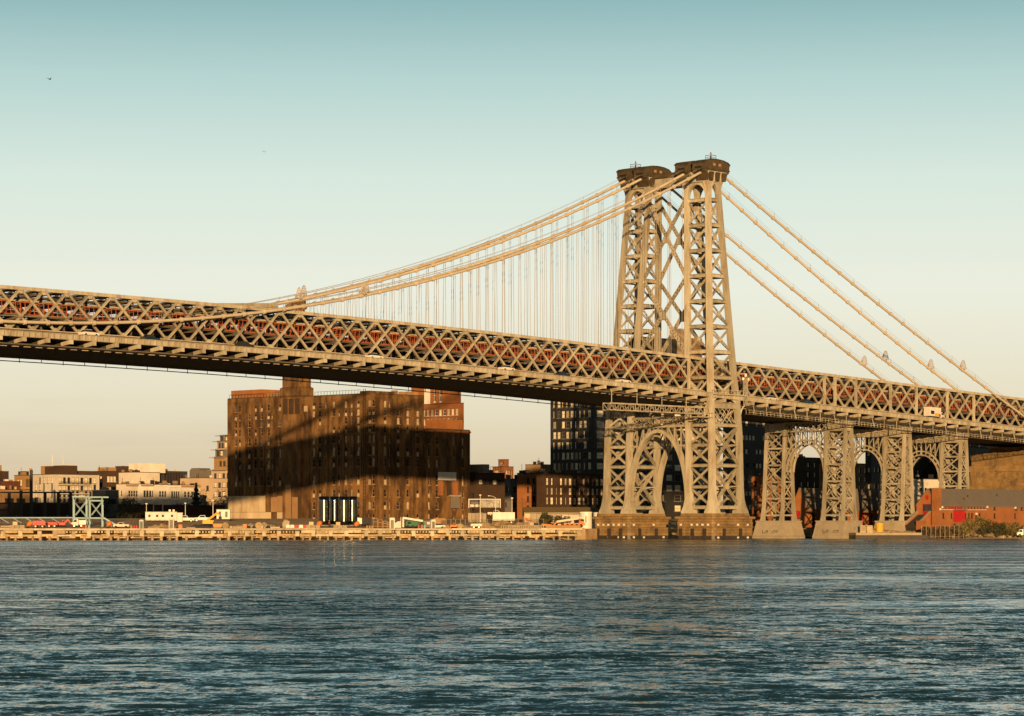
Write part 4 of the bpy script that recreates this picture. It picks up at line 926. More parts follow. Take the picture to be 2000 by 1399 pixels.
# gap between the refinery and the dark tower block
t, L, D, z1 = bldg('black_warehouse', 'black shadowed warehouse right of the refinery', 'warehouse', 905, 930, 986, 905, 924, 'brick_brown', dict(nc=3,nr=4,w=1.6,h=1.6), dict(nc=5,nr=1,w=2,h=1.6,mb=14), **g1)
box_on(t, 'roof_box', 'panel_grey', 1, 8, 1, 4, z1, PZ(907,905))
b = MB()
for q in np.arange(1, D-1, 1.2): b.box(L-.3,L-.2,q,q+.08,z1,z1+2.2)
b.box(L-.3,L-.2,1,D-1,z1+2.1,z1+2.2); b.build('roof_fence', 'dark', t)
C_, L, D = corner_geom(962, 985, 1003, 1180)
fo = thing('distant_orange_tower', 'distant stepped orange brick tower between refinery and dark block', 'building', C_-UX*L, RB)
za = PZ(912,1180); block(fo, 0, L, 0, D, 3, za, 'brick_red', grid_holes(L,3,za,nc=4,nr=8,w=1.2,h=1.5), grid_holes(D,3,za,nc=4,nr=8,w=1.2,h=1.5), 'white', ('glass_warm','glass'))
block(fo, L*.35, L*.95, 1, D*.55, za, PZ(898,1180), 'brick_red', grid_holes(L*.6,za,PZ(898,1180),nc=3,nr=1,w=1.2,h=1.5,mb=.3,mt=.3), (), 'white', ('glass',), names=('upper_storeys','upper_roof'))
t, L, D, z1 = bldg('grey_stucco_house', 'small grey stucco house behind the billboard', 'house', 976, 998, 1022, 960, 936, 'panel_grey', dict(nc=3,nr=3,w=1.3,h=1.6,skip=.4), dict(nc=3,nr=3,w=1.3,h=1.6,skip=.4), **g1)
t, L, D, z1 = bldg('tan_gable_end_house', 'tall tan house behind the orange house', 'house', 1026, 1054, 1078, 1010, 908, 'brick_tan', None, dict(nc=3,nr=5,w=1.3,h=1.6,skip=.3), **g1)
t, L, D, z1 = bldg('orange_house', 'small orange stucco house with four black windows', 'house', 1010, 1018, 1057, 925, 925, 'brick_red', None, dict(nc=2,nr=5,w=1.2,h=1.9,mx=2,mb=3), fm='dark', panes=('black','glass'))
t, L, D, z1 = bldg('brown_window_block', 'dark brown brick block with rows of pale lit windows', 'building', 1048, 1060, 1185, 895, 924, 'brick_brown', None, [dict(nc=13,nr=5,w=1.2,h=2.4,mx=1.2,mb=2,mt=1.2,seed=3,skip=.22,jit=True)][0], fm='dark', panes=('glass_warm','glass_warm','glass_warm','board'), seed=7)
# dark tower block behind the bridge tower
C_, L, D = corner_geom(1075, 1160, 1400, 935); z1 = PZ(715, 935)
dk = thing('dark_tower_block', 'tall charcoal panelled tower block behind the bridge tower', 'building', C_-UX*L, RB)
hf = []; rr_ = random.Random(11); z = 8.0
while z < z1-3:
    for k in range(9):
        c0 = 1.0+k*(L-2)/9
        if rr_.random() > .08: hf.append((c0+.25, c0+(L-2)/9-.35-(0 if rr_.random()<.6 else .8), z+.6, z+3.0))
    z += 3.55
hr = []; z = 8.0
while z < z1-3:
    for k in range(14):
        c0 = 1.0+k*(D-2)/14
        if rr_.random() > .25: hr.append((c0+.4, c0+(D-2)/14-.5, z+.7, z+2.9))
    z += 3.55
block(dk, 0, L, 0, D, 3, z1, 'panel_dark', hf, hr, 'panel_grey', ('glass_warm','glass_warm','glass_warm','board','glass'), seed=12, d=.2)
box_on(dk, 'roof_plant', 'panel_dark', L*.5, L-3, D*.45, D*.72, z1, PZ(668,985)); box_on(dk, 'roof_box', 'peach', L-7, L-2, D*.73, D*.82, z1, PZ(653,1000)); box_on(dk, 'roof_core', 'brick_tan', L-9, L-4, D*.84, D*.95, z1, PZ(668,1000))
t, L, D, z1 = bldg('dark_glass_block', 'low dark block with bright windows under the side span', 'building', 1412, 1424, 1553, 905, 808, 'panel_dark', None, dict(nc=18,nr=8,w=1.6,h=1.6,seed=4,skip=.35), fm='panel_grey', panes=('glass','glass_warm'))
t, L, D, z1 = bldg('orange_corner_house', 'orange brick house with black windows left of the approach towers', 'house', 1468, 1482, 1545, 868, 930, 'brick_red', dict(nc=1,nr=5,w=1.0,h=1.8), dict(nc=6,nr=5,w=1.1,h=1.9,mb=1.5), fm='dark', panes=('black','glass_warm','glass'))
for k, (xl, xc, xr, Yc_, yt, m_, lab) in enumerate(((1520,1556,1640,1000,894,'brick_brown','dark flat-roofed building seen through the first approach arch'),(1600,1625,1700,960,905,'brick_tan','tan building partly seen through the second approach arch'),
        (1690,1702,1752,950,800,'panel_dark','tall dark slab seen through the second approach arch'),(1745,1772,1850,985,858,'brick_brown','dark building seen through the third approach arch'),(1842,1850,1960,985,850,'panel_dark','dark grey block left of the anchorage'))):
    t, L, D, z1 = bldg('background_block', lab, 'building', xl, xc, xr, Yc_, yt, m_, dict(nc=4,nr=7,w=1.3,h=1.7,seed=k,skip=.3), dict(nc=6,nr=7,w=1.3,h=1.7,seed=k+3,skip=.3), **g1, seed=k, group='blocks behind the approach towers')
t, L, D, z1 = bldg('graffiti_shed', 'pale flat shed with dark windows seen behind the brick building', 'shed', 1782, 1790, 1846, 905, 936, 'whitewall', None, dict(nc=5,nr=1,w=1.6,h=1.2,mb=11), **g1)

def gable_house(name, label, xl, xc, xr, Yc_, zeave, zridge, z0, wm, rm, hf=(), hr=(), fm='dark', panes=('glass',)):
    C_, L, D = corner_geom(xl, xc, xr, Yc_); t = thing(name, label, 'building', C_-UX*L, RB)
    b = MB(); Pf = lambda q, d, z: (q, d, z); Pr = lambda q, d, z: (L-d, q, z)
    wall_grid(b, Pf, L, z0, zeave, list(hf)); wall_grid(b, Pr, D, z0, zeave, list(hr))
    b.add([(0,0,zeave),(L,0,zeave),(L/2,0,zridge)], [(0,1,2)]); b.add([(0,D,zeave),(L,D,zeave),(L/2,D,zridge)], [(0,2,1)]); b.quad((0,0,z0),(0,D,z0),(0,D,zeave),(0,0,zeave))
    me = bpy.data.meshes.new('wall'); me.from_pydata(b.v, [], b.f); me.materials.append(M[wm]); o = bpy.data.objects.new('wall', me); COL.objects.link(o); o.parent = t
    for sg in (0, 1):
        b = MB(); xe = -.4 if sg == 0 else L+.4; dz = (zridge-zeave)/(L/2)*.4
        b.loft([[(xe,y,zeave-dz),(L/2,y,zridge),(L/2,y,zridge+.25),(xe,y,zeave-dz+.25)] for y in (.05,D+.3)]); b.build('roof_slope', rm, t)
    bk = MB(); bk.box(.4,L-.4,.4,D-.4,z0,zeave-.1); bk.build('interior', 'black', t)
    for h in hf: window(t, Pf, h, .35, 0, fm, random.choice(panes))
    for h in hr: window(t, Pr, h, .35, R(90), fm, random.choice(panes))
    return t, L, D
# gabled brick shed behind the approach towers
gable_house('brick_gable_shed', 'orange brick shed with a grey gabled roof behind the approach towers', 1545, 1576, 1720, 838, PZ(992,838), PZ(955,845), 2.5, 'brick_red', 'roof_grey',
            hr=grid_holes(40, 2.5, PZ(992,838), nc=9, nr=1, w=1.6, h=3.4, seed=1), fm='dark', panes=('red_door','glass','black'), hf=[(1.2,3.4,6,8.2)])
# long brick pump house on the right
gh, GL, GD = None, None, None
Yg = 812.0; C_, L, D = corner_geom(1790, 1832, 2075, Yg); zE, zR = PZ(986, Yg), PZ(956, Yg+6)
hr = []
def trg(x): rr = (x-1000)/FPX; return (rr*Yg-C_.x)/(.6884-.7254*rr)
for x in (1843, 1859, 1886, 1893, 1899, 1907, 1914, 1943, 1983): hr.append((trg(x)-.55, trg(x)+.55, 5.9, 7.5))
for x in np.arange(1842, 1924, 6.2): hr.append((trg(x)-.42, trg(x)+.42, 8.75, 9.7))
for x in (1943, 1985, 1996): hr.append((trg(x)-.7, trg(x)+.7, 8.4, 9.7))
gh, GL, GD = gable_house('brick_pump_house', 'long orange brick building with grey roof, chimney and red doors at right', 1790, 1832, 2075, Yg, zE, zR, 2.4, 'brick_red', 'roof_grey', hr=hr, fm='brick_brown', panes=('glass','black','glass'))
b = MB(); b.box(GL+.003,GL+.15,trg(1862),trg(1884),4.9,8.3); b.build('sliding_door', 'red_door', gh)
b = MB(); b.box(GL+.15,GL+.8,trg(1861),trg(1885),8.3,8.7); b.build('door_hood', 'roof_grey', gh)
for a_, c_ in ((1856,1864),(1869,1878)): b = MB(); b.box(GL+.003,GL+.1,trg(a_),trg(c_),8.72,9.72); b.build('red_shutter', 'red_door', gh)
b = MB(); b.box(GL+.003,GL+.2,trg(1836),trg(1926),8.42,8.58); b.build('white_sill', 'whitewall', gh)
b = MB(); b.box(GL-1.6,GL+.4,-.9,1.3,2.4,PZ(955,Yg)); b.build('chimney', 'brick_red', gh)
b = MB(); b.box(GL-1.8,GL+.6,-1.1,1.5,PZ(955,Yg),PZ(955,Yg)+.3); b.build('chimney_cap', 'brick_tan', gh)
b = MB(); b.box(GL/2-1.5,GL/2+1.8,-.12,-.003,5.2,10.2); b.build('gable_door', 'red_door', gh)
b = MB(); b.box(GL/2-1.3,GL/2+1.6,-.16,-.125,8.1,10.0); b.build('door_light', 'glass', gh)
b = MB(); b.box(GL/2-.5,GL/2+.5,-.12,-.003,11.4,12.7); b.build('gable_shutter', 'red_door', gh)
for k, (x, z) in enumerate(((1838,9.2),(1826,8.6),(1926,9.4),(1981,9.2),(1905,7.3))):
    b = MB(); t_ = trg(max(x,1834)); b.box(GL+.2,GL+.6,t_-.3,t_+.3,z-.3,z+.3); b.build('wall_lamp', 'white', gh)
# sloping stair wings with white copings in front of the gable
for q, x0_ in enumerate((GL*.02, GL*.62)):
    b = MB(); b.loft([[(x0_,0,2.4),(x0_,-6.5,2.4),(x0_,-6.5,4.2),(x0_,0,8.0)], [(x0_+.5,0,2.4),(x0_+.5,-6.5,2.4),(x0_+.5,-6.5,4.2),(x0_+.5,0,8.0)]]); b.build('wing_wall', 'brick_red', gh)
    b = MB(); b.beam((x0_+.25,.0,8.12),(x0_+.25,-6.6,4.3),.7,.2); b.build('coping', 'concrete', gh)
b = MB(); b.beam((GL*.32,0,6.9),(GL*.32,-6.8,3.4),GL*.58,.25); b.build('wing_roof', 'roof_dark', gh)
b = MB(); b.box(GL*.02,GL*.62,-6.6,-6.3,2.4,4.0); b.build('wing_front', 'dark', gh)
b = MB(); b.box(GL*.62,GL+.3,-6.9,-6.4,2.4,5.2); b.build('wing_pier', 'brick_red', gh)
for (y, z) in ((15,11.2),(18,12.0),(34,12.4)):
    b = MB(); xx = GL/2+(zR-z)/(zR-zE)*GL/2; b.cyl(xx,y,z,z+.9,.15,6); b.build('roof_vent', 'dark', gh)
# ================================================================== WHARF
WA = math.atan(.25)
def WY(X): return 726.1 + .25*X
wx0 = -330.0; WL = (18.5-wx0)/math.cos(WA)
wh = thing('timber_wharf', 'long pale timber wharf on piles along the far shore left of the tower', 'wharf', (wx0, WY(wx0), 0), WA)
b = MB(); b.box(0,WL,.3,11,2.55,2.85); b.build('deck_planking', 'wharf2', wh)
for k in range(int(WL/12)+1):
    x0_ = k*12; x1_ = min(WL, x0_+11.95); dz = random.uniform(-.06,.06)
    b = MB(); b.box(x0_,x1_,-.25,.3,2.6+dz,3.08+dz); b.build('edge_timber', 'wharf', wh)
    b = MB(); b.box(x0_,x1_,.05,.4,1.0,1.5+dz); b.build('wale', 'wharf2' if k % 3 else 'wharf', wh)
    for q in range(3):
        if random.random() < .72: b = MB(); xq = x0_+q*4; b.box(xq+random.uniform(0,.8),min(x1_,xq+3.96),.1+random.uniform(0,.1),.3,random.uniform(1.6,2.0),2.55); b.build('fascia_board', random.choice(('wharf2','wharf','wharf2')), wh)
for k, x in enumerate(np.arange(1.5, WL-1, 4.4)+rng.uniform(-.5,.5,len(np.arange(1.5, WL-1, 4.4)))):
    b = MB(); hh = random.uniform(-.08,.08); b.box(x-.5,x+.5,-.3,.6,1.0,2.45+hh); b.build('pile_cap', 'wharf', wh)
PILE = MB().cyl(0,0,-3,1.05,.3,8,.33).mesh('pile', 'wharf2')
for k, x in enumerate(np.arange(.8, WL, 2.15)):
    if random.random() > .12: inst('pile', PILE, wh, (x+random.uniform(-.25,.25), random.choice((.1,.25,.4)), 0), 0, (random.uniform(.85,1.25),)*2+(1,))
TOOTH = MB().box(-.2,.2,-.12,.1,1.9,2.35).mesh('joist_end', 'wharf')
nT = 0
for x in np.arange(WL*.62, WL-1, .8):
    if nT < 290: inst('joist_end', TOOTH, wh, (x,-.05,0)); nT += 1
b = MB()
for x in np.arange(WL-22, WL-10, .6): b.box(x-.12,x+.12,-.3,-.1,2.9,3.7)
b.box(WL-22,WL-10,-.3,-.1,3.7,3.85); b.build('slatted_rail', 'wharf', wh)
b = MB(); b.box(WL-10,WL-.5,-.4,.3,3.06,3.85); b.build('orange_fender_beam', 'brick_tan', wh)
# right-hand seawall under the brick building
C0 = Vector((PX(1672,785), 785, 0)); C1 = Vector((PX(1800,789), 789, 0)); d_ = C1-C0
sw = thing('concrete_quay', 'low pale concrete quay between approach tower and rocky bank', 'quay', C0, math.atan2(d_.y, d_.x))
b = MB(); b.box(0,d_.length,0,16,1.05,1.75); b.build('quay_slab', 'concrete', sw); b = MB(); b.box(0,d_.length+2,.4,15,-3,1.05); b.build('quay_wall', 'stone_wet', sw)

# ================================================================== VEHICLES AND SITE THINGS
def at(x, Y, dz=0): X = PX(x, Y); return (X, Y, groundz(X, Y)+dz)
def wheel(parent, x, y, r, w=.25):
    b = MB(); b.loft([[(x+r*math.cos(a), y+q, r+r*math.sin(a)) for a in np.linspace(0,2*math.pi,13)[:-1]] for q in (-w/2,w/2)]); o = b.build('wheel', 'tire', parent)
    b = MB(); b.loft([[(x+r*.55*math.cos(a), y+q, r+r*.55*math.sin(a)) for a in np.linspace(0,2*math.pi,9)[:-1]] for q in (-w/2-.02,w/2+.02)]); b.build('rim', 'silver', o)
def body(parent, name, prof, y0, y1, m, inset=0.0):
    b = MB(); n_ = len(prof); zmin = min(p[1] for p in prof); zmax = max(p[1] for p in prof)
    def yy(z, s): k = inset*(z-zmin)/max(.01,zmax-zmin); return y0+k if s == 0 else y1-k
    b.loft([[(p[0],yy(p[1],0),p[1]) for p in prof], [(p[0],yy(p[1],1),p[1]) for p in prof]]); return b.build(name, m, parent)
def pickup(label, loc, rz, m='white', group=None, k=1.0):
    t = thing('pickup_truck', label, 'truck', loc, rz, group); t.scale = (k,k,k)
    body(t, 'body', [(-2.7,.45),(2.75,.45),(2.8,.95),(2.65,1.12),(1.35,1.2),(-.45,1.2),(-2.72,1.18)], -.95, .95, m, .06)
    body(t, 'cab', [(1.4,1.2),(.75,1.82),(-.6,1.85),(-.9,1.2)], -.86, .86, m, .14)
    body(t, 'side_window', [(1.1,1.24),(.65,1.72),(-.5,1.74),(-.72,1.24)], -.885, .885, 'glass', .13)
    body(t, 'bed_opening', [(-1.0,1.195),(-2.6,1.185),(-2.6,1.21),(-1.0,1.215)], -.75, .75, 'black')
    for x in (1.75,-1.75):
        for y in (-.85,.85): wheel(t, x, y, .4)
    for y in (-.7,.7):
        b = MB(); b.box(2.78,2.84,y-.18,y+.18,.75,.95); b.build('headlight', 'glass', t)
    return t
def car(label, loc, rz, m, group=None):
    t = thing('car', label, 'car', loc, rz, group)
    body(t, 'body', [(-2.2,.35),(2.2,.35),(2.25,.7),(2.0,.85),(1.0,.95),(-1.5,.98),(-2.2,.9)], -.88, .88, m, .08)
    body(t, 'cabin', [(1.1,.95),(.35,1.45),(-1.1,1.45),(-1.75,.97)], -.75, .75, 'glass', .12); body(t, 'roof', [(.4,1.44),(.3,1.5),(-1.05,1.5),(-1.15,1.44)], -.66, .66, m)
    for x in (1.4,-1.4):
        for y in (-.8,.8): wheel(t, x, y, .33, .2)
    return t
def box_truck(label, loc, rz, m='white', L_=5.5, H=3.2, W=2.3, mark=False, cat='truck'):
    t = thing('box_truck', label, cat, loc, rz)
    b = MB(); b.box(-L_,0,-W/2,W/2,.75,H); b.build('cargo_box', m, t); b = MB(); b.box(-L_,1.9,-.5,.5,.5,.75); b.build('chassis', 'dark', t)
    body(t, 'cab', [(.15,.5),(2.0,.5),(2.05,1.2),(1.6,1.35),(1.15,2.2),(.15,2.25)], -W/2+.1, W/2-.1, m, .1)
    body(t, 'cab_window', [(.5,1.4),(1.5,1.4),(1.1,2.05),(.5,2.08)], -W/2+.09, W/2-.09, 'glass', .08)
    if mark:
        b = MB(); b.box(-L_+.4,-L_+2.1,-W/2-.03,-W/2-.003,1.35,2.35); b.build('dark_panel', 'black', t)
        b = MB(); b.box(-L_+2.5,-.4,-W/2-.03,-W/2-.003,.9,1.7); b.build('yellow_lettering_band', 'yellow', t); b = MB(); b.box(-1.1,-.2,-W/2-.04,-W/2-.003,.8,1.5); b.build('red_panel', 'red', t)
    for x in (-L_+1.2,1.2):
        for y in (-W/2+.2,W/2-.2): wheel(t, x, y, .45)
    return t
def on_bridge(s, v): p = BW(s, v, zt(s)-9.95); return p
SLP = lambda s: -math.atan((zt(s+2)-zt(s-2))/4)
tr_ = box_truck('white box truck with coloured panels driving on the side span', on_bridge(103, -16.2), TH, L_=5.6, H=3.4, mark=True); tr_.rotation_euler = (0, SLP(103), TH)
for k, (s, m_, lab) in enumerate(((-214,'white','white car on the near roadway by the left edge'),(-196,'silver','silver car on the near roadway left of the cable housing'),(-170,'dark','dark car on the near roadway above the left refinery wing'),(-128,'white','white car on the near roadway above the refinery chimney'),
        (-84,'white','white car on the near roadway in mid picture'),(-62,'silver','silver car on the near roadway left of the gantry'),(-40,'white','white car on the near roadway close to the tower'),(24,'white','white car on the near roadway just right of the tower'),(38,'silver','silver car on the near roadway over the first approach tower'))):
    c = car(lab, on_bridge(s, -15.4 if k % 2 else -16.9), 0, m_, 'cars on the bridge roadway'); c.rotation_euler = (0, SLP(s), TH)

# --- pale blue steel loading frame with walkway and stairs, far left
Yb = 745.0; zg = 3.0
fr = thing('blue_steel_frame', 'pale blue green steel loading frame with crossed bracing on the wharf', 'frame', (PX(141,Yb), Yb, zg), R(6))
Wd = PX(201,Yb)-PX(141,Yb); Hd = PZ(970,Yb)-zg; hm = PZ(1012,Yb)-zg
for x in (.3, Wd*.45, Wd*.55, Wd-.3):
    for y in (0, 5.5):
        b = MB(); b.box(x-.15,x+.15,y-.15,y+.15,0,Hd); b.build('post', 'blue_steel', fr)
for y in (0, 5.5):
    for (x0_, x1_, z) in ((0,Wd*.5,Hd),(Wd*.45,Wd+1.2,Hd-.15),(Wd*.52,Wd,Hd-1.1),(0,Wd+.3,hm)): beam('cross_beam', fr, (x0_,y,z), (x1_,y,z), .3, .35, 'blue_steel')
    for (x0_, x1_) in ((.3,Wd*.45),(Wd*.55,Wd-.3)):
        beam('brace', fr, (x0_,y,hm+.2), (x1_,y,Hd-1.2), .12, .14, 'blue_steel'); beam('brace', fr, (x1_,y+.1,hm+.2), (x0_,y+.1,Hd-1.2), .12, .14, 'blue_steel')
for x in (.3, Wd-.3): beam('cross_beam', fr, (x,0,Hd-.4), (x,5.5,Hd-.4), .3, .35, 'blue_steel')
beam('walkway', fr, (-24,2,hm+.05), (0,2,hm+.1), 1.6, .3, 'blue_steel')
for k in range(6): beam('walkway_strut', fr, (-22.5+k*3.4,1.3,hm-.1), (-20.4+k*3.4,1.3,hm-1.3), .12, .14, 'blue_steel')
for k in range(6): beam('walkway_leg', fr, (-23.5+k*4.6,2,hm-.1), (-23.5+k*4.6,2,0), .25, .25, 'dark')
for q in (0, 1.2): beam('stair_stringer', fr, (Wd+.2,q,hm), (Wd+4.2,q,.5), .12, .35, 'blue_steel')
for k in range(8): beam('stair_tread', fr, (Wd+.4+k*.5,-.0,hm-.2-k*.36), (Wd+.4+k*.5,1.2,hm-.2-k*.36), .35, .08, 'blue_steel')
for x in (Wd+1.0, Wd+2.2, Wd+3.2): beam('stair_leg', fr, (x,0,0), (x,0,hm-.3-(x-Wd-.4)*.72), .14, .14, 'blue_steel')
# --- dark derelict steel frame behind it
Yd = 930.0
df = thing('black_steel_frame', 'black derelict steel frame of posts and beams at far left', 'frame', (PX(0,Yd), Yd, 5.5), 0)
for x in (-30, 18, 41, 61, 88, 114, 138):
    h_ = PZ(918 if x == 61 else (958 if x == 41 else 962), Yd)-5.5; xx = PX(x,Yd)-PX(0,Yd); b = MB(); b.box(xx-.5,xx+.5,-.3,.3,-1,h_); b.build('post', 'dark', df)
for y_ in (962, 983): beam('cross_beam', df, (-12,0,PZ(y_,Yd)-5.5), (PX(140,Yd)-PX(0,Yd),0,PZ(y_,Yd)-5.5), .4, .5, 'dark')
b = MB(); b.cyl(PX(60,Yd)-PX(0,Yd),0,PZ(918,Yd)-5.5,PZ(915,Yd)-5.5,.5,8); b.build('post_cap', 'orange', df)
t, L, D, z1 = bldg('brown_brick_shed', 'low dark brick shed behind the black steel frame', 'shed', -60, 40, 240, 945, 984, 'brick_brown', dict(nc=8,nr=1,w=1.2,h=1.6), dict(nc=10,nr=1,w=1.2,h=1.6), **g1)
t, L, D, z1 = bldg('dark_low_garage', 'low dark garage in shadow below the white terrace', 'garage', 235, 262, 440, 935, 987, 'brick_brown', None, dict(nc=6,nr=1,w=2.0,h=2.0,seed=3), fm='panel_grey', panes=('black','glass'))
b = MB(); b.box(L+.004,L+.2,D*.2,D*.21,3,z1+1); b.box(L+.004,L+.2,D*.3,D*.31,3,z1+1); b.box(L+.004,L+.2,D*.2,D*.31,z1+1,z1+1.3); b.build('white_door_frame', 'whitewall', t)

# --- red machines, left
def red_trailer(label, x, Y, L_, m, h=1.9):
    t = thing('site_trailer', label, 'machine', at(x,Y), R(3))
    body(t, 'tank', [(-L_/2,.7),(L_/2,.7),(L_/2,h-.2),(L_/2-.3,h),(-L_/2+.2,h),(-L_/2,h-.3)], -1, 1, m, .1)
    for xx in (-L_/2+.8,L_/2-.8):
        for y in (-.9,.9): wheel(t, xx, y, .42)
    b = MB(); b.box(-L_/2-.9,-L_/2,-.1,.1,.6,.75); b.build('drawbar', 'dark', t); return t
red_trailer('red tank trailer parked on the wharf at far left', 77, 728, 3.4, 'red')
red_trailer('longer red trailer beside the red excavator', 102, 733, 3.0, 'red', 1.4)
def excavator(name, label, x, Y, m, rz, boom, k=1.0, mb=None):
    t = thing(name, label, 'machine', at(x,Y), rz); t.scale = (k,k,k)
    for y in (-.95,.95): body(t, 'track', [(-1.5,.05),(1.5,.05),(1.85,.4),(1.5,.8),(-1.5,.8),(-1.85,.4)], y-.28, y+.28, 'tire')
    body(t, 'house', [(-1.8,.9),(1.2,.9),(1.2,1.5),(.3,1.8),(-1.6,1.9),(-1.8,1.6)], -1.1, 1.1, m, .05)
    body(t, 'cab', [(.0,1.5),(1.25,1.5),(1.1,2.8),(.1,2.85)], .1, 1.05, m, .08); body(t, 'cab_glass', [(.2,1.9),(1.24,1.9),(1.12,2.6),(.25,2.65)], .06, 1.09, 'glass', .08)
    pts = boom
    for i_, (A, B_) in enumerate(zip(pts[:-1], pts[1:])): beam('boom' if i_ == 0 else 'stick', t, (A[0],-.3,A[1]), (B_[0],-.3,B_[1]), .4, .55 if i_ == 0 else .4, mb or m)
    e = pts[-1]; body(t, 'bucket', [(e[0]-.1,e[1]+.1),(e[0]+.5,e[1]-.1),(e[0]+.4,e[1]-.8),(e[0]-.4,e[1]-.7)], -.7, .1, 'dark'); return t
excavator('red_excavator', 'small red excavator with raised arm on the wharf at left', 121, 736, 'red', R(10), [(.8,1.6),(2.3,3.0),(3.4,1.2)], .7)
box_truck('small white truck standing inside the blue steel frame', at(154,738), R(185), L_=1.9, H=1.9, W=1.7)
pickup('white pickup parked at the foot of the blue stairs', at(238,733), R(170), k=.8)
# --- site office, pickups, telehandler
Yo = 788.0
of = thing('site_office', 'long white site office cabin with small dark windows', 'cabin', at(284,Yo,.1), R(8))
Lo = PX(345,Yo)-PX(284,Yo); b = MB(); b.box(0,Lo,0,3,.35,2.75); b.build('cabin_wall', 'white', of); b = MB(); b.box(-.1,Lo+.1,-.1,3.1,2.75,2.9); b.build('cabin_roof', 'concrete', of)
b = MB(); b.box(.2,Lo-.2,.2,2.8,0,.35); b.build('plinth', 'dark', of)
for x in (.8, 3.0, 4.6, 7.2):
    b = MB(); b.box(x,x+.65,-.06,-.003,1.35,2.05); w_ = b.build('window', 'dark', of); b = MB(); b.box(x+.05,x+.6,-.08,-.062,1.4,2.0); b.build('pane', 'glass', w_)
for x in (6.6, 7.7): b = MB(); b.box(x,x+.6,1,1.8,2.9,3.5); b.build('roof_unit', 'white', of)
b = MB(); b.box(Lo+.1,Lo+1.6,.2,.3,0,2.4); b.box(Lo+.1,Lo+1.7,.2,1.6,2.4,2.6); b.build('porch', 'white', of)
pickup('white pickup truck beside the site office', at(361,792), R(187), group='white pickups by the site office')
pickup('second white pickup nearer the white cabin and yellow lift', at(396,796), R(186), group='white pickups by the site office')
cb_ = thing('white_cabin', 'white cabin box against the left end of the refinery', 'cabin', at(423,806,.6), R(3))
b = MB(); b.box(0,3.9,0,2.6,0,2.7); b.build('cabin_wall', 'white', cb_); b = MB(); b.box(-.1,4,-.1,2.7,2.7,2.85); b.build('cabin_roof', 'concrete', cb_)
for x in (.6,2.5): b = MB(); b.box(x,x+.7,-.05,-.003,.5,2.2); b.build('door', 'panel_grey', cb_)
b = MB(); b.box(.1,3.8,.1,2.5,-.7,0); b.build('plinth', 'dark', cb_)
th_ = excavator('yellow_lift', 'yellow boom lift with its arm raised left of the refinery', 409, 752, 'yellow', R(-4), [(-1.2,1.4),(2.4,4.0),(3.1,3.0)], .95)
ob = thing('orange_skip', 'orange steel skip below the yellow boom lift', 'skip', at(425,740), R(4)); body(ob, 'bin', [(-1.0,.1),(1.0,.1),(1.25,1.0),(-1.25,1.0)], -.8, .8, 'orange'); body(ob, 'rim', [(-1.3,1.0),(1.3,1.0),(1.3,1.1),(-1.3,1.1)], -.86, .86, 'orange')
tp_ = thing('tarpaulin_heap', 'long low heap under dark blue tarpaulin', 'heap', at(391,735), R(3))
b = MB(); rings = []
for i in range(13):
    x = -3.2+6.4*i/12; h_ = .95*math.sin(math.pi*i/12)**.4*(1+.15*math.sin(i*2.1)); rings.append([(x,-1.1+.1*math.sin(i),0),(x,-.7,h_*.7),(x,0,h_),(x,.7,h_*.7),(x,1.1,0)])
b.loft(rings); b.build('tarpaulin', 'cloth_dark', tp_)
for k, (x, Y) in enumerate(((352,733),(478,742))):
    t = thing('plastic_barrier', ('orange plastic barrier below the white pickups','orange plastic barrier before the pale plaster wall')[k], 'barrier', at(x,Y), R(10)); body(t, 'shell', [(-.6,0),(.6,0),(.5,.5),(.45,1.0),(-.45,1.0),(-.5,.5)], -.22, .22, 'orange'); b = MB(); b.box(-.7,.7,-.3,.3,-.02,.1); b.build('foot', 'orange', t)
# --- light poles
def pole(label, x, Y, ytop, arm=None, m='white', grp='lamp posts on the site'):
    p = at(x,Y); t = thing('lamp_post', label, 'lamp post', p, 0, grp); H = PZ(ytop,Y)-p[2]
    b = MB(); b.cyl(0,0,0,H,.11,8,.07); b.build('pole', m, t); b = MB(); b.cyl(0,0,0,.5,.22,8); b.build('base', m, t)
    if arm: b = MB(); b.tube([(0,0,H-.1),(arm*.4,0,H+.35),(arm,0,H+.55)], .06, 6); b.build('arm', m, t); b = MB(); b.box(arm-.35,arm+.3,-.15,.15,H+.42,H+.58); b.build('lamp_head', m, t)
    else: b = MB(); b.box(-.3,.3,-.12,.12,H,H+.25); b.build('lamp_head', m, t)
pole('slim pale post behind the second white pickup', 416, 800, 978); pole('slim post behind the white pickups in shadow', 362, 800, 984); pole('slim post at the site office corner', 286, 790, 985)
pole('lamp post with curved arm in front of the billboard', 968, 812, 972, -1.9); pole('straight post at the left part of the billboard', 938, 812, 968)
pole('tall pale post right of the billboard', 1000, 806, 974); pole('thin dark wooden pole before the orange house', 1020, 800, 975, m='bark')
# --- barriers in front of the refinery
for k in range(6):
    x = 562+k*8.6; t = thing('road_barrier', ['first','second','third','fourth','fifth','last'][k]+' from the left in the red and white barrier row', 'barrier', at(x,741), WA, 'red and white barriers before the refinery')
    body(t, 'shell', [(-.58,0),(.58,0),(.58,.25),(.5,.9),(-.5,.9),(-.58,.25)], -.25, .25, ('red','white')[k%2] if k else 'white', .15); b = MB(); b.box(-.62,-.585,-.08,.08,.2,.6); b.build('coupling', 'dark', t)
cr_ = thing('concrete_block', 'pale broken concrete block left of the barriers', 'block', at(558,744), R(12)); body(cr_, 'block_body', [(-.9,0),(.7,0),(.9,1.0),(.95,1.9),(-.6,1.95),(-1.0,1.2)], -.7, .7, 'concrete', .2); b = MB(); b.box(-.5,.5,-.4,.4,1.96,2.2); b.build('lump', 'concrete', cr_)
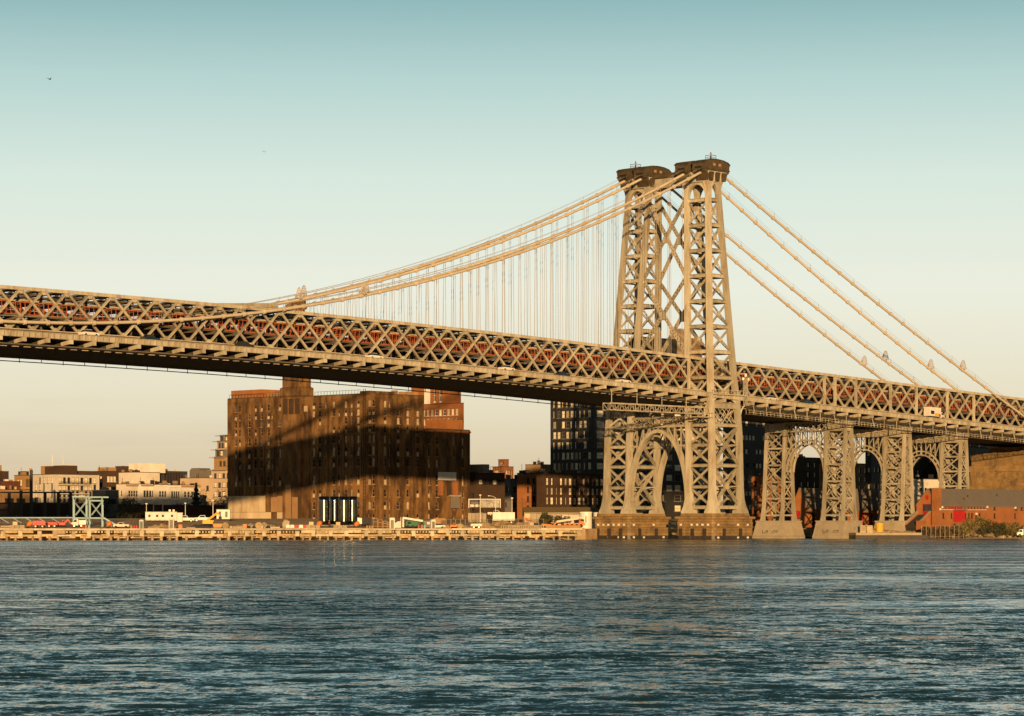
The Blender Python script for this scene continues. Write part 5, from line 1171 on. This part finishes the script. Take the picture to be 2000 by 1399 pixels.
# --- stainless tanks
for k, (x, Y, r_, lab) in enumerate(((633,772,1.55,'leftmost'),(653.5,776,1.35,'second from the left'),(672,771,1.5,'third from the left'),(688,774,1.45,'rightmost'))):
    p = at(x,Y); t = thing('steel_tank', lab+' of the four tall stainless tanks before the refinery', 'tank', p, 0, 'stainless tanks before the refinery'); H = PZ(970.5,Y)-p[2]
    b = MB(); b.loft([[(r_*math.cos(a), r_*math.sin(a), z) for a in np.linspace(0,2*math.pi,33)[:-1]] for z in np.linspace(.2,H,8)], cap=True); b.build('shell', 'silver', t, smooth=False)
    for o_ in t.children: o_.data.polygons.foreach_set('use_smooth', [len(p_.vertices) == 4 for p_ in o_.data.polygons])
    b = MB(); b.cyl(0,0,H+.003,H+.16,r_*1.02,24,r_*.5); b.build('lid', 'hood', t); b = MB(); b.cyl(0,0,0,.2,r_*1.08,24); b.build('footing', 'concrete', t)
    for z in (H*.33,H*.66): b = MB(); b.cyl(0,0,z,z+.09,r_*1.015,32); b.build('hoop', 'silver', t)
    b = MB(); b.cyl(r_*.1,-.2,H+.3,H+.9,.12,8); b.build('vent', 'dark', t)
# --- worker in a red vest standing by the tanks
def worker(label, loc, rz):
    me = bpy.data.meshes.new('person'); J = [(0,0,.95),(0,0,1.2),(0,0,1.42),(0,.01,1.56),(0,.02,1.7),(.1,0,.9),(.12,.02,.5),(.13,0,.06),(.14,.16,.03),(-.1,0,.9),(-.13,-.05,.5),(-.15,-.03,.06),(-.15,.13,.03),(.2,0,1.4),(.27,.03,1.12),(.25,.18,.9),(-.2,0,1.4),(-.28,-.02,1.12),(-.28,.06,.86)]
    E = [(0,1),(1,2),(2,3),(3,4),(0,5),(5,6),(6,7),(7,8),(0,9),(9,10),(10,11),(11,12),(2,13),(13,14),(14,15),(2,16),(16,17),(17,18)]; RR = [.15,.14,.17,.065,.11,.09,.07,.05,.045,.09,.07,.05,.045,.075,.055,.045,.075,.055,.045]
    me.from_pydata(J, E, []); o = bpy.data.objects.new('person', me); COL.objects.link(o); o.location = loc; o.rotation_euler = (0,0,rz)
    md = o.modifiers.new('skin', 'SKIN'); 
    for v_, r_ in zip(me.skin_vertices[0].data if me.skin_vertices else [], RR): v_.radius = (r_,r_)
    if not me.skin_vertices:
        bpy.context.view_layer.objects.active = o
    o.modifiers.new('sub', 'SUBSURF').levels = 1; me.materials.append(M['cloth_dark']); tag(o, label, 'person')
    vb = MB(); vb.loft([[(rx*math.cos(a), ry*math.sin(a), z) for a in np.linspace(0,2*math.pi,13)[:-1]] for z, rx, ry in ((.92,.2,.17),(1.15,.19,.165),(1.4,.215,.185),(1.5,.1,.1))]); vb.build('vest', 'red', o, smooth=True)
    hb_ = MB(); hb_.loft([[(rx*math.cos(a), .02+rx*math.sin(a), z) for a in np.linspace(0,2*math.pi,11)[:-1]] for z, rx in ((1.72,.125),(1.78,.12),(1.85,.07),(1.87,.01))]); hb_.build('helmet', 'white', o, smooth=True); return o
worker('person in a red vest and pale helmet standing between the steel tanks', at(643,757), R(190))
# --- dark truck at the loading door, timber crates, white post machine, green crane
box_truck('dark truck with a white cab box at the refinery loading door', at(704,762), R(200), m='dark', L_=2.8, H=2.6, W=2.0)
wb = thing('white_machine_box', 'white machine box beside the dark loading door', 'machine', at(702,758), 0); body(wb, 'case', [(-.5,.9),(.7,.9),(.7,2.5),(-.5,2.6)], -.6, .6, 'white', .05); b = MB(); b.box(-.45,.65,-.5,.5,0,.9); b.build('stand', 'dark', wb)
for k in range(5):
    x = 733+k*9.5; t = thing('open_crate', ['first','second','third','fourth','last'][k]+' from the left in the row of open timber crates', 'crate', at(x,750), WA, 'open timber crates on the wharf'); h_ = 2.6-.35*k
    for xx in (-.55,.55): b = MB(); b.box(xx-.09,xx+.09,-.1,.1,0,h_); b.build('post', 'brick_tan', t)
    for z in (.35, h_*.6, h_-.15): b = MB(); b.box(-.46,.46,-.07,.07,z,z+.16); b.build('rail', 'brick_tan', t)
t = thing('pale_container', 'pale boxy container left of the green machine', 'container', at(778,748), WA); body(t, 'shell', [(-1.1,.1),(.6,.1),(.6,1.9),(-.3,1.8),(-1.1,1.3)], -.8, .8, 'whitewall', .03); b = MB(); b.box(.62,.76,-.06,.06,0,3.0); b.build('post', 'white', t)
gc = thing('green_crane', 'green machine under a white boom in front of the refinery', 'machine', at(805,747), WA)
for x in (-1.4,0,1.4):
    for y in (-.9,.9): wheel(gc, x, y, .42)
body(gc, 'body', [(-2.0,.5),(1.6,.5),(1.7,1.3),(.9,1.9),(-1.6,2.0),(-2.0,1.6)], -1.0, 1.0, 'green', .06); body(gc, 'cab_glass', [(-1.5,1.2),(-.5,1.2),(-.6,1.75),(-1.4,1.75)], -1.03, 1.03, 'glass')
beam('mast', gc, (-2.5,0,.3), (-2.5,0,2.9), .45, .5, 'white'); beam('boom', gc, (-2.6,0,2.85), (2.9,0,2.0), .45, .5, 'white'); beam('boom_tip', gc, (2.9,0,2.1), (3.6,0,.4), .3, .35, 'green')
t = thing('grey_generator', 'grey generator box right of the green machine', 'machine', at(835,752), WA); body(t, 'case', [(-1.6,.2),(1.6,.2),(1.6,1.8),(1.3,2.0),(-1.6,1.9)], -.8, .8, 'panel_grey', .05); b = MB(); b.box(-.3,1.2,-.85,-.805,1.0,1.6); b.build('panel', 'whitewall', t)
t = thing('orange_container', 'orange tan timber container before the right end of the refinery', 'container', at(857,765), WA); b = MB(); b.box(-1.7,1.7,-1,1,.1,2.4); b.build('shell', 'brick_tan', t)
for x in np.arange(-1.6,1.7,.4): b = MB(); b.box(x-.05,x+.05,-1.08,-1.003,.15,2.35); b.build('rib', 'brick_tan', t)
car('small white car on the wharf below the orange container', at(853,738), WA+math.pi, 'white'); t = red_trailer('low red and white trailer on the wharf before the mound', 930, 745, 3.0, 'white', 1.3)
excavator('orange_loader', 'small orange loader right of the white car on the wharf', 885, 744, 'orange', R(15), [(.8,1.4),(2.0,1.6),(2.6,.8)], .55)
# --- chain-link fence along the site edge
def fence(name, label, x0_, x1_, Y0, Y1, n_, h_, m='concrete'):
    t = thing(name, label, 'fence', at(x0_,Y0), 0); o = Vector(at(x0_,Y0)); P_ = []
    for i in range(n_+1):
        x = x0_+(x1_-x0_)*i/n_; Y = Y0+(Y1-Y0)*i/n_; p = Vector(at(x,Y))-o; P_.append(p); b = MB(); b.cyl(p.x,p.y,p.z-.3,p.z+h_,.075,6); b.build('post', m, t)
    for p, q in zip(P_[:-1], P_[1:]):
        for z in (.15, h_-.1): beam('rail', t, p+Vector((0,0,z)), q+Vector((0,0,z)), .05, .05, m)
        b = MB()
        for k in range(8): a_, c_ = p.lerp(q,k/8), p.lerp(q,(k+1)/8); b.beam(a_+Vector((0,0,.15)), c_+Vector((0,0,h_-.1)), .02, .02); b.beam(c_+Vector((0,0,.15)), a_+Vector((0,0,h_-.1)), .02, .02)
        b.build('wire_mesh', 'dark', t, kind='stuff')
    return t
fence('site_fence', 'wire fence with pale posts behind the earth mound', 922, 1062, 775, 785, 14, 2.1); fence('yard_fence', 'wire fence with thin posts before the right end of the refinery', 862, 918, 760, 765, 6, 2.2)
fence('shore_fence', 'tall wire fence with pale posts in front of the brick pump house', 1800, 1882, 796, 801, 9, 3.3); fence('left_yard_fence', 'low rickety fence left of the site office', 256, 340, 760, 764, 9, 1.6, 'bark')
# --- earth mound and rubble
def mound(name, label, x, Y, w, dpt, h_, m, seed, cat='mound'):
    r_ = random.Random(seed); b = MB(); N, Mm = 36, 8; p0 = at(x,Y,-.15); vv = []; fs = []
    for j in range(Mm+1):
        for i in range(N+1):
            u, v = i/N*2-1, j/Mm*2-1; k = max(0,1-abs(u)**2.5)*max(0,1-v*v)
            vv.append((u*w/2, v*dpt/2, h_*k*(.75+.35*math.sin(u*7+seed)*math.cos(v*3+u*4)+.2*r_.uniform(-1,1))))
    for j in range(Mm):
        for i in range(N): fs.append((j*(N+1)+i, j*(N+1)+i+1, (j+1)*(N+1)+i+1, (j+1)*(N+1)+i))
    b.add(vv, fs); o = b.build(name, m); o.location = p0; return tag(o, label, cat)
mound('earth_mound', 'long low brown earth mound behind the wharf between refinery and pier', 985, 758, 26, 9, 1.9, 'dirt', 2); mound('rubble_heap', 'pale rubble heap at the foot of the plaster wall', 500, 748, 13, 5, 1.5, 'concrete', 5, 'rubble')
mound('gravel_heap', 'small gravel heap below the site office', 320, 745, 9, 5, 1.0, 'dirt', 9, 'gravel heap'); mound('dirt_bank', 'low dirt bank in front of the right refinery wing', 885, 757, 14, 5, 1.2, 'dirt', 12)
for k in range(16):
    x = 452+k*6.4+random.uniform(-2,2); t = MB(); r_ = random.uniform(.25,.7); t.loft([[(r_*q*math.cos(a+.3*k)*random.uniform(.7,1.2), r_*q*math.sin(a+.3*k)*random.uniform(.7,1.2), z*r_) for a in np.linspace(0,2*math.pi,7)[:-1]] for q, z in ((.9,-.3),(1,.4),(.6,1.1))])
    o = t.build('rubble_lump', random.choice(('concrete','patch','dark'))); o.location = at(x, 739+random.uniform(0,3)); tag(o, ('biggest','squat','pointed','flat')[k%4]+' rubble lump '+('at the left end of','left of the middle of','right of the middle of','at the right end of')[k//4]+' the plaster wall foot', 'rubble', 'rubble lumps before the plaster wall')
# --- retaining wall, white trailer, booths, billboard
Yr = 812.0
rw = thing('graffiti_wall', 'long tan retaining wall with faded graffiti below the brown window block', 'wall', at(1024,Yr,-1), R(4)); Lr = PX(1168,Yr)-PX(1024,Yr)
for k in range(12): b = MB(); b.box(k*Lr/12+.03,(k+1)*Lr/12-.03,0,.5,0,3.6+random.uniform(-.05,.05)); b.build('wall_panel', 'concrete' if k % 3 else 'patch', rw)
b = MB(); b.box(-.1,Lr,-.1,.6,3.7,3.95); b.build('coping', 'concrete', rw); b = MB(); b.prism([(.6,3.9),(6,5.6),(6,3.0),(.6,3.0)], 'x', 0, Lr); b.build('grass_bank', 'grass', rw)
for k, (x, m_) in enumerate(((1.2,'red'),(5.3,'brick_tan'),(7.8,'white'),(10.4,'orange'))):
    b = MB(); b.tube([(x+.9*math.sin(q*1.3+k), -.05, 1.9+.5*math.cos(q*1.9+k*2)) for q in np.linspace(0,5,14)], .13, 5); b.build('graffiti', m_, rw)
lw_ = thing('stone_garden_wall', 'tan stone wall below the billboard', 'wall', at(914,Yr,-1), R(4)); Ll = PX(950,Yr)-PX(914,Yr)
for k in range(5): b = MB(); b.box(k*Ll/5+.03,(k+1)*Ll/5-.03,0,.5,0,3.7+random.uniform(-.1,.1)); b.build('wall_panel', 'concrete', lw_)
wt = thing('white_trailer', 'large white box trailer parked behind the wire fence', 'trailer', at(962,800), R(4)); Lt = PX(1005,800)-PX(962,800)
b = MB(); b.box(0,Lt,-1.2,1.2,.9,3.3); b.build('cargo_box', 'white', wt); b = MB(); b.box(.1,Lt-.1,-.9,.9,.6,.9); b.build('chassis', 'dark', wt)
for x in (1.0,2.0,Lt-1): wheel(wt, x, -1.0, .42); wheel(wt, x, 1.0, .42)
b = MB(); b.box(.1,.5,-.2,.2,0,.6); b.build('jack', 'dark', wt)
pickup('white van-like pickup on the road above the white trailer', at(968,826,1.6), R(5), k=.9)
bbp = at(916,826); bbz0, bbz1 = PZ(992,826), PZ(976,826); bbw = PX(977,826)-PX(916,826)
bb_ = thing('billboard', 'wide roadside billboard with white frame right of the refinery', 'billboard', (bbp[0],bbp[1],bbp[2]), R(3))
h0, h1 = bbz0-bbp[2], bbz1-bbp[2]
b = MB(); b.box(0,bbw,0,.2,h0,h1); b.build('panel', 'panel_dark', bb_); b = MB(); b.box(bbw*.36,bbw-.25,-.04,-.003,h0+.1,h1-.2); b.build('printed_picture', 'sign', bb_)
for (x0_, x1_, z0_, z1_) in ((-.15,bbw+.15,h1,h1+.2),(-.15,.08,h0,h1),(bbw-.08,bbw+.15,h0,h1)): b = MB(); b.box(x0_,x1_,-.12,.15,z0_,z1_); b.build('frame', 'whitewall', bb_)
for k in range(7):
    if k != 3: b = MB(); b.box(.35+k*.4,.35+k*.4+.33,-.05,-.003,h0+.25,h0+1.0); b.build('sign_letter_block', 'whitewall', bb_)
b = MB(); b.box(.35+3*.4,.35+3*.4+.33,-.05,-.003,h0+.5,h0+.7); b.build('sign_dash', 'whitewall', bb_)
b = MB(); b.box(.7,2.9,-.05,-.003,h0+1.35,h0+1.5); b.build('sign_line', 'concrete', bb_)
for x in (.6,bbw/2,bbw-.6): b = MB(); b.box(x-.1,x+.1,.05,.18,-1,h0); b.build('leg', 'dark', bb_)
for k, (x, Y, w_, yt, lab) in enumerate(((1144,768,3.5,1000,'tall white round booth with a narrow slit beside the left pier'),(1168,776,2.6,1001,'smaller white booth half hidden behind the left pier'))):
    p = at(x,Y); t = thing('white_booth', lab, 'booth', p, 0); H = PZ(yt,Y)-p[2]
    b = MB(); b.cyl(0,0,0,H-.3,w_/2,20); b.build('drum', 'white', t); b = MB(); b.cyl(0,0,H-.297,H,w_/2+.15,20,w_/2); b.build('roof', 'white', t); b = MB(); b.box(-.1,.12,-w_/2-.03,-w_/2+.1,H*.35,H*.75); b.build('slit_window', 'black', t)
t = thing('cream_shed', 'low cream shed with small windows left of the white booths', 'shed', at(1098,790), R(4)); b = MB(); b.box(0,5.4,0,2.5,0,3.0); b.build('shed_wall', 'cream', t); b = MB(); b.box(-.1,5.5,-.1,2.6,3,3.15); b.build('shed_roof', 'concrete', t)
for x in (1.6,2.9,4.0): b = MB(); b.box(x,x+.5,-.05,-.003,1.5,2.2); b.build('window', 'glass', t)
# --- orange crane lying along the end of the wharf
oc = thing('orange_crane', 'orange crane with its long pale boom laid low at the wharf end', 'crane', at(1118,736,.3), WA); 
for x in (-1.6,-.4,.9,2.1): wheel(oc, x, -1.0, .5); wheel(oc, x, 1.0, .5)
body(oc, 'carrier', [(-2.6,.7),(3.2,.7),(3.3,1.2),(-2.6,1.2)], -1.1, 1.1, 'orange'); body(oc, 'cab', [(1.6,1.2),(3.0,1.2),(2.9,2.3),(1.8,2.5)], -1.0, .1, 'orange', .05); body(oc, 'cab_glass', [(1.9,1.7),(2.98,1.7),(2.9,2.2),(1.95,2.3)], -1.03, .13, 'glass')
beam('boom', oc, (3.2,.6,2.7), (-4.2,.6,1.6), .5, .55, 'cream'); beam('boom_tip', oc, (-4.2,.6,1.6), (-5.4,.6,.2), .35, .4, 'orange'); beam('jib', oc, (-5.6,.3,.6), (-8.4,.3,.9), .4, .4, 'orange')
# --- right shore: pallets, yellow tank, forklift, small truck
t = thing('pallet_stack', 'pile of pale timber pallets on the quay beside the approach tower', 'pallets', (PX(1692,792),792,1.75), R(3))
for k in range(7):
    for x in (-1.1,.95): b = MB(); b.box(x-.85,x+.85,-.5,.5,k*.3,k*.3+.14); b.build('pallet', 'wharf', t)
    b = MB(); b.box(-1.8,1.7,-.4,-.2,k*.3+.14,k*.3+.3); b.box(-1.8,1.7,.2,.4,k*.3+.14,k*.3+.3); b.build('bearer', 'wharf2', t)
t = thing('yellow_drum', 'upright yellow ribbed tank on the quay beside the pallets', 'tank', (PX(1718,793),793,1.75), 0); b = MB(); b.cyl(0,0,.2,2.7,1.15,16); b.build('drum', 'yellow', t)
for z in (.5,1.1,1.7,2.3): b = MB(); b.cyl(0,0,z,z+.15,1.2,16); b.build('rib', 'yellow', t)
excavator('yellow_loader', 'small yellow loader at the right end of the quay', 1736, 792, 'yellow', R(-10), [(.6,1.3),(1.8,1.8),(2.4,.8)], .62)
bt_ = box_truck('white box truck behind the shrubs at the right edge', at(1998,804), R(185), L_=3.0, H=3.0, W=2.1)
# graffiti on the concrete footings of the nearest approach tower
for (vv_, zz_, lab) in ((-11,2.6,0),(11,2.4,1)):
    t = [o for o in bpy.data.objects if o.name == 'approach_tower'][0]
    for k in range(2):
        b = MB(); b.tube([(-5.05-.18*(2.6-zz_), vv_-2.5+k*3.6+1.0*math.sin(q*1.4+k), zz_-.6+.55*math.cos(q*2.1)) for q in np.linspace(0,5,16)], .09, 5); b.build('graffiti', 'dark', t)

# ================================================================== PLANTS AND ROCKS
def foliage(n_, f, leaf=.35, seed=0):
    r_ = np.random.default_rng(seed); vv, fs = [], []
    for i in range(n_):
        p = f(r_); a = r_.normal(size=3); a /= np.linalg.norm(a)+1e-6; c_ = np.cross(a, r_.normal(size=3)); c_ /= np.linalg.norm(c_)+1e-6; s_ = leaf*r_.uniform(.5,1.2)
        o = len(vv); vv += [tuple(p-a*s_-c_*s_*.35), tuple(p+a*s_*.1-c_*s_*.5), tuple(p+a*s_), tuple(p+a*s_*.1+c_*s_*.5)]; fs.append((o,o+1,o+2,o+3))
    b = MB(); b.v = vv; b.f = fs; return b
def shrub(label, x, Y, w, h_, m, seed, group, n_=900, leaf=.3):
    t = thing('shrub', label, 'shrub', at(x,Y), 0, group); r0 = random.Random(seed); cl = [(r0.uniform(-.75,.75)*w/2, r0.uniform(-.6,.6)*w*.4, h_*r0.uniform(.3,.85), r0.uniform(.18,.34)*w) for _ in range(9)]
    def f(r_):
        c_ = cl[r_.integers(len(cl))]; d = r_.normal(size=3); d /= np.linalg.norm(d); q = r_.random()**.45*c_[3]; p = np.array([c_[0]+d[0]*q, c_[1]+d[1]*q, max(.1,c_[2]+d[2]*q*.9)]); return p
    me = foliage(n_, f, leaf, seed).mesh('leaves', m); o = bpy.data.objects.new('leaves', me); COL.objects.link(o); o.parent = t
    for k, c_ in enumerate(cl[:5]): b = MB(); b.tube([(c_[0]*.25,c_[1]*.25,0),(c_[0]*.6,c_[1]*.6,c_[2]*.5),(c_[0],c_[1],c_[2])], [.09,.06,.03], 5); b.build('stem', 'bark', t)
for k, (x, Y, w, h_, m, lab) in enumerate(((1815,800,4.0,2.6,'grass','dry low shrub at the left end of the shore fence'),(1846,801,4.4,2.8,'grass','dry tan shrub below the shore fence'),(1875,802,4.2,3.4,'leaf','olive shrub at the right end of the shore fence'),
        (1902,803,6.5,6.2,'leaf','tall feathery olive shrub in front of the red sliding door'),(1926,804,5.0,4.8,'leaf_dark','dark bush right of the tallest olive shrub'),(1950,805,5.5,4.4,'leaf_dark','dark bush in the middle of the right bank'),(1972,806,4.8,4.2,'leaf','olive bush beside the white truck at right'),(2010,808,5,3.4,'leaf_dark','dark bush at the extreme right edge'))):
    shrub(lab, x, Y, w, h_, m, 20+k, 'shrubs on the right bank', 1100, .32)
for k, (x, Y, w, h_, lab) in enumerate(((258,925,10,7,'dark bush below the left end of the white terrace'),(350,995,9,6,'dark bush between terrace and conifer'),(408,985,16,10,'wide dark shrubbery left of the refinery'),(1068,800,3.2,3.0,'small green bush before the graffiti wall'),(1100,788,5,2.4,'weedy bush below the cream shed'),(200,960,7,9,'dark tree-like bush right of the cream apartment block'))):
    shrub(lab, x, Y, w, h_, 'leaf_dark', 60+k, 'bushes on the left shore', 900, .4)
t = thing('conifer_tree', 'dark conifer tree at the right end of the white terrace', 'tree', at(383,990), 0); b = MB(); b.cyl(0,0,0,12,.3,7,.05); b.build('trunk', 'bark', t)
def fcon(r_): z = 1.5+11.5*r_.random()**1.3; rr = (13.4-z)*.27*(.6+.4*math.sin(z*4.2))*r_.random()**.5+.1; a = r_.random()*6.283; return np.array([rr*math.cos(a), rr*math.sin(a), z-rr*.25])
me = foliage(1800, fcon, .5, 3).mesh('crown', 'leaf_dark'); o = bpy.data.objects.new('crown', me); COL.objects.link(o); o.parent = t
ROCKS = []
for k in range(6):
    r_ = random.Random(k); b = MB(); b.loft([[(q*math.cos(a)*r_.uniform(.75,1.25), q*math.sin(a)*r_.uniform(.7,1.1), z) for a in np.linspace(0,2*math.pi,9)[:-1]] for q, z in ((.75,-.35),(1.0,.1),(.85,.5),(.4,.72))]); ROCKS.append(b.mesh('boulder', 'rock'))
for k in range(64):
    x = 1806+k*3.55+random.uniform(-1.5,1.5); X = PX(x,792); Y = shoreY(X)+random.choice((-1.6,-.6,.6,1.8)); s_ = random.uniform(.5,1.15); X = PX(x,Y)
    sec = ['the dry low shrub','the dry tan shrub','the olive shrub by the fence end','the tall feathery olive shrub','the first dark bush','the middle dark bush','the olive bush by the white truck','the bush at the right edge'][min(7,int((x-1806)/27))]
    o = inst('boulder', ROCKS[k%6], None, (X, Y, random.uniform(.1,1.1)+.4*max(0,Y-shoreY(X))), random.random()*6, (s_*random.uniform(.8,1.5), s_, s_*random.uniform(.7,1.1))); tag(o, ('large' if s_ > .85 else 'small')+' pale tan boulder on the bank below '+sec, 'boulder', 'boulders of the right bank')
# dark tide-stained foot of the right bank
b = MB(); Xs = np.linspace(PX(1476,790), 210, 30); b.loft([[(X, shoreY(X)-2.2, -2.0),(X, shoreY(X)+1.0, -2.0),(X, shoreY(X)+1.0, .62),(X, shoreY(X)-2.0, .35)] for X in Xs]); b.build('tide_bank', 'stone_wet', kind='structure')
sw2 = thing('shade_bulkhead', 'dark bulkhead added for the shade behind the nearest approach tower footings', 'sea wall', (0,0,0), 0)  # added wall, its dark colour stands in for shade between the footings
Xs = np.linspace(PX(1478,775)-12, PX(1674,795), 46)
for X0, X1 in zip(Xs[:-1], Xs[1:]):
    b = MB(); q = random.uniform(-.08,.08); b.loft([[(X, shoreY(X)-.55+q, -2.5),(X, shoreY(X)-.1, -2.5),(X, shoreY(X)-.1, 3.05),(X, shoreY(X)-.55+q, 3.0+q)] for X in (X0+.03, X1-.03)]); b.build('sheet_pile', 'stone_wet', sw2)
# ================================================================== SITE CLUTTER
def lumber(t):
    for i in range(3):
        for j in range(4-i): b = MB(); b.box(-1.3+random.uniform(-.15,.15),1.3,-.5+j*.28+i*.14,-.25+j*.28+i*.14,i*.25,i*.25+.22); b.build('plank', random.choice(('wharf','wharf2','brick_tan')), t)
def pipes(t):
    for j in range(4): b = MB(); b.tube([(-1.4,-.5+j*.3,.16),(1.4,-.5+j*.3,.16)], .15, 8); b.build('pipe', random.choice(('concrete','panel_grey','brick_red')), t)
    for j in range(3): b = MB(); b.tube([(-1.3,-.35+j*.3,.42),(1.3,-.35+j*.3,.42)], .15, 8); b.build('pipe', 'concrete', t)
def drums(t):
    for j in range(3): b = MB(); b.cyl(-.7+j*.7,.1*(-1)**j,0,.9,.29,12); d_ = b.build('drum', random.choice(('blue_steel','red','brick_tan')), t); b = MB(); b.cyl(-.7+j*.7,.1*(-1)**j,.9,.94,.31,12); b.build('lid', 'dark', d_)
def blocks(t):
    for j in range(3): b = MB(); b.box(-1.5+j*1.02,-.55+j*1.02,-.4,.4,0,.8); b.build('block', 'concrete', t)
    b = MB(); b.box(-.9,.05,-.38,.38,.803,1.5); b.build('block', 'patch', t)
def spool(t):
    for y in (-.5,.4): b = MB(); b.loft([[(.8*math.cos(a), q, .8+.8*math.sin(a)) for a in np.linspace(0,2*math.pi,15)[:-1]] for q in (y,y+.1)]); b.build('flange', 'wharf2', t)
    b = MB(); b.loft([[(.45*math.cos(a), q, .8+.45*math.sin(a)) for a in np.linspace(0,2*math.pi,13)[:-1]] for q in (-.39,.39)]); b.build('core', 'dark', t)
def toilet(t):
    b = MB(); b.box(-.55,.55,-.55,.55,0,2.1); b.build('cabin', random.choice(('blue_steel','whitewall')), t); b = MB(); b.prism([(-.6,2.1),(.6,2.1),(.4,2.35),(-.4,2.35)], 'y', -.6, .6); b.build('roof', 'whitewall', t); b = MB(); b.box(-.35,.35,-.6,-.553,.1,1.85); b.build('door', 'panel_grey', t)
def mixer(t):
    body(t, 'frame', [(-.8,.3),(.8,.3),(.8,.45),(-.8,.45)], -.4, .4, 'dark'); b = MB(); b.tube([(-.5,0,.7),(-.2,0,1.0),(.2,0,1.3),(.5,0,1.55)], [.3,.55,.55,.25], 12); b.build('drum', 'orange', t)
    for y in (-.45,.45): wheel(t, -.4, y, .25, .12)
KINDS = [(lumber,'lumber_stack','stack of sawn planks','lumber'),(pipes,'pipe_stack','stack of short pipes','pipes'),(drums,'oil_drums','row of three steel drums','drums'),(blocks,'block_stack','stack of concrete blocks','blocks'),(spool,'cable_spool','timber cable spool','spool'),(toilet,'portable_toilet','portable toilet cabin','toilet'),(mixer,'cement_mixer','small orange cement mixer','mixer')]
PLACES = [(12,'at the left edge of the wharf'),(34,'on the wharf left of the red tank trailer'),(58,'beside the red tank trailer'),(168,'under the blue steel frame'),(214,'right of the blue stairs'),(262,'left of the low rickety fence'),(276,'behind the low rickety fence'),(300,'below the site office'),(335,'beside the gravel heap'),(372,'left of the dark tarpaulin heap'),(440,'by the left refinery corner'),(463,'before the left plaster bays'),(505,'before the middle plaster bays'),(538,'left of the pale concrete block'),(612,'right of the road barriers'),(624,'left of the steel tanks'),(664,'in front of the middle tanks'),(697,'right of the steel tanks'),(722,'left of the open crates'),(766,'between crates and pale container'),(824,'right of the green machine'),(845,'left of the orange container'),(872,'right of the orange container'),(898,'before the right refinery corner'),(912,'left of the earth mound'),(950,'before the earth mound'),(1005,'on the wharf before the mound'),(1040,'right of the earth mound'),(1072,'left of the orange crane'),(1095,'behind the orange crane')]
for k, (x, where) in enumerate(PLACES):
    f, nm, what, cat = KINDS[(k*3+k//4) % 7]; Y = WY(PX(x,735))+random.uniform(9.5,15); X = PX(x,Y)
    t = thing(nm, what+' '+where, cat, (X, Y, max(groundz(X,Y),2.86)), WA+random.uniform(-.4,.4), 'building materials strewn along the wharf'); f(t); k_ = random.uniform(.85,1.25); t.scale = (k_,k_,k_)
# ================================================================== BIRDS
for k, (x, y, Y, lab) in enumerate(((97,155,320,'tiny dark bird high in the sky at upper left'),(516,297,420,'tiny dark bird in the sky left of the cables'))):
    t = thing('bird', lab, 'bird', (PX(x,Y), Y, PZ(y,Y)), R(60+40*k)); b = MB(); b.loft([[(x_, r_*math.cos(a), r_*math.sin(a)) for a in np.linspace(0,2*math.pi,9)[:-1]] for x_, r_ in ((-.2,.015),(-.1,.05),(.05,.06),(.15,.045),(.24,.008))]); b.build('body', 'dark', t)
    for sg in (-1, 1): b = MB(); b.loft([[(-.07,sg*.04,.02),(.09,sg*.04,.02),(.09,sg*.04,.035),(-.07,sg*.04,.035)],[(-.05,sg*.22,.14),(.08,sg*.22,.14),(.08,sg*.22,.15),(-.05,sg*.22,.15)],[(-.12,sg*.42,.1),(-.08,sg*.42,.1),(-.08,sg*.42,.105),(-.12,sg*.42,.105)]]); b.build('wing', 'dark', t)
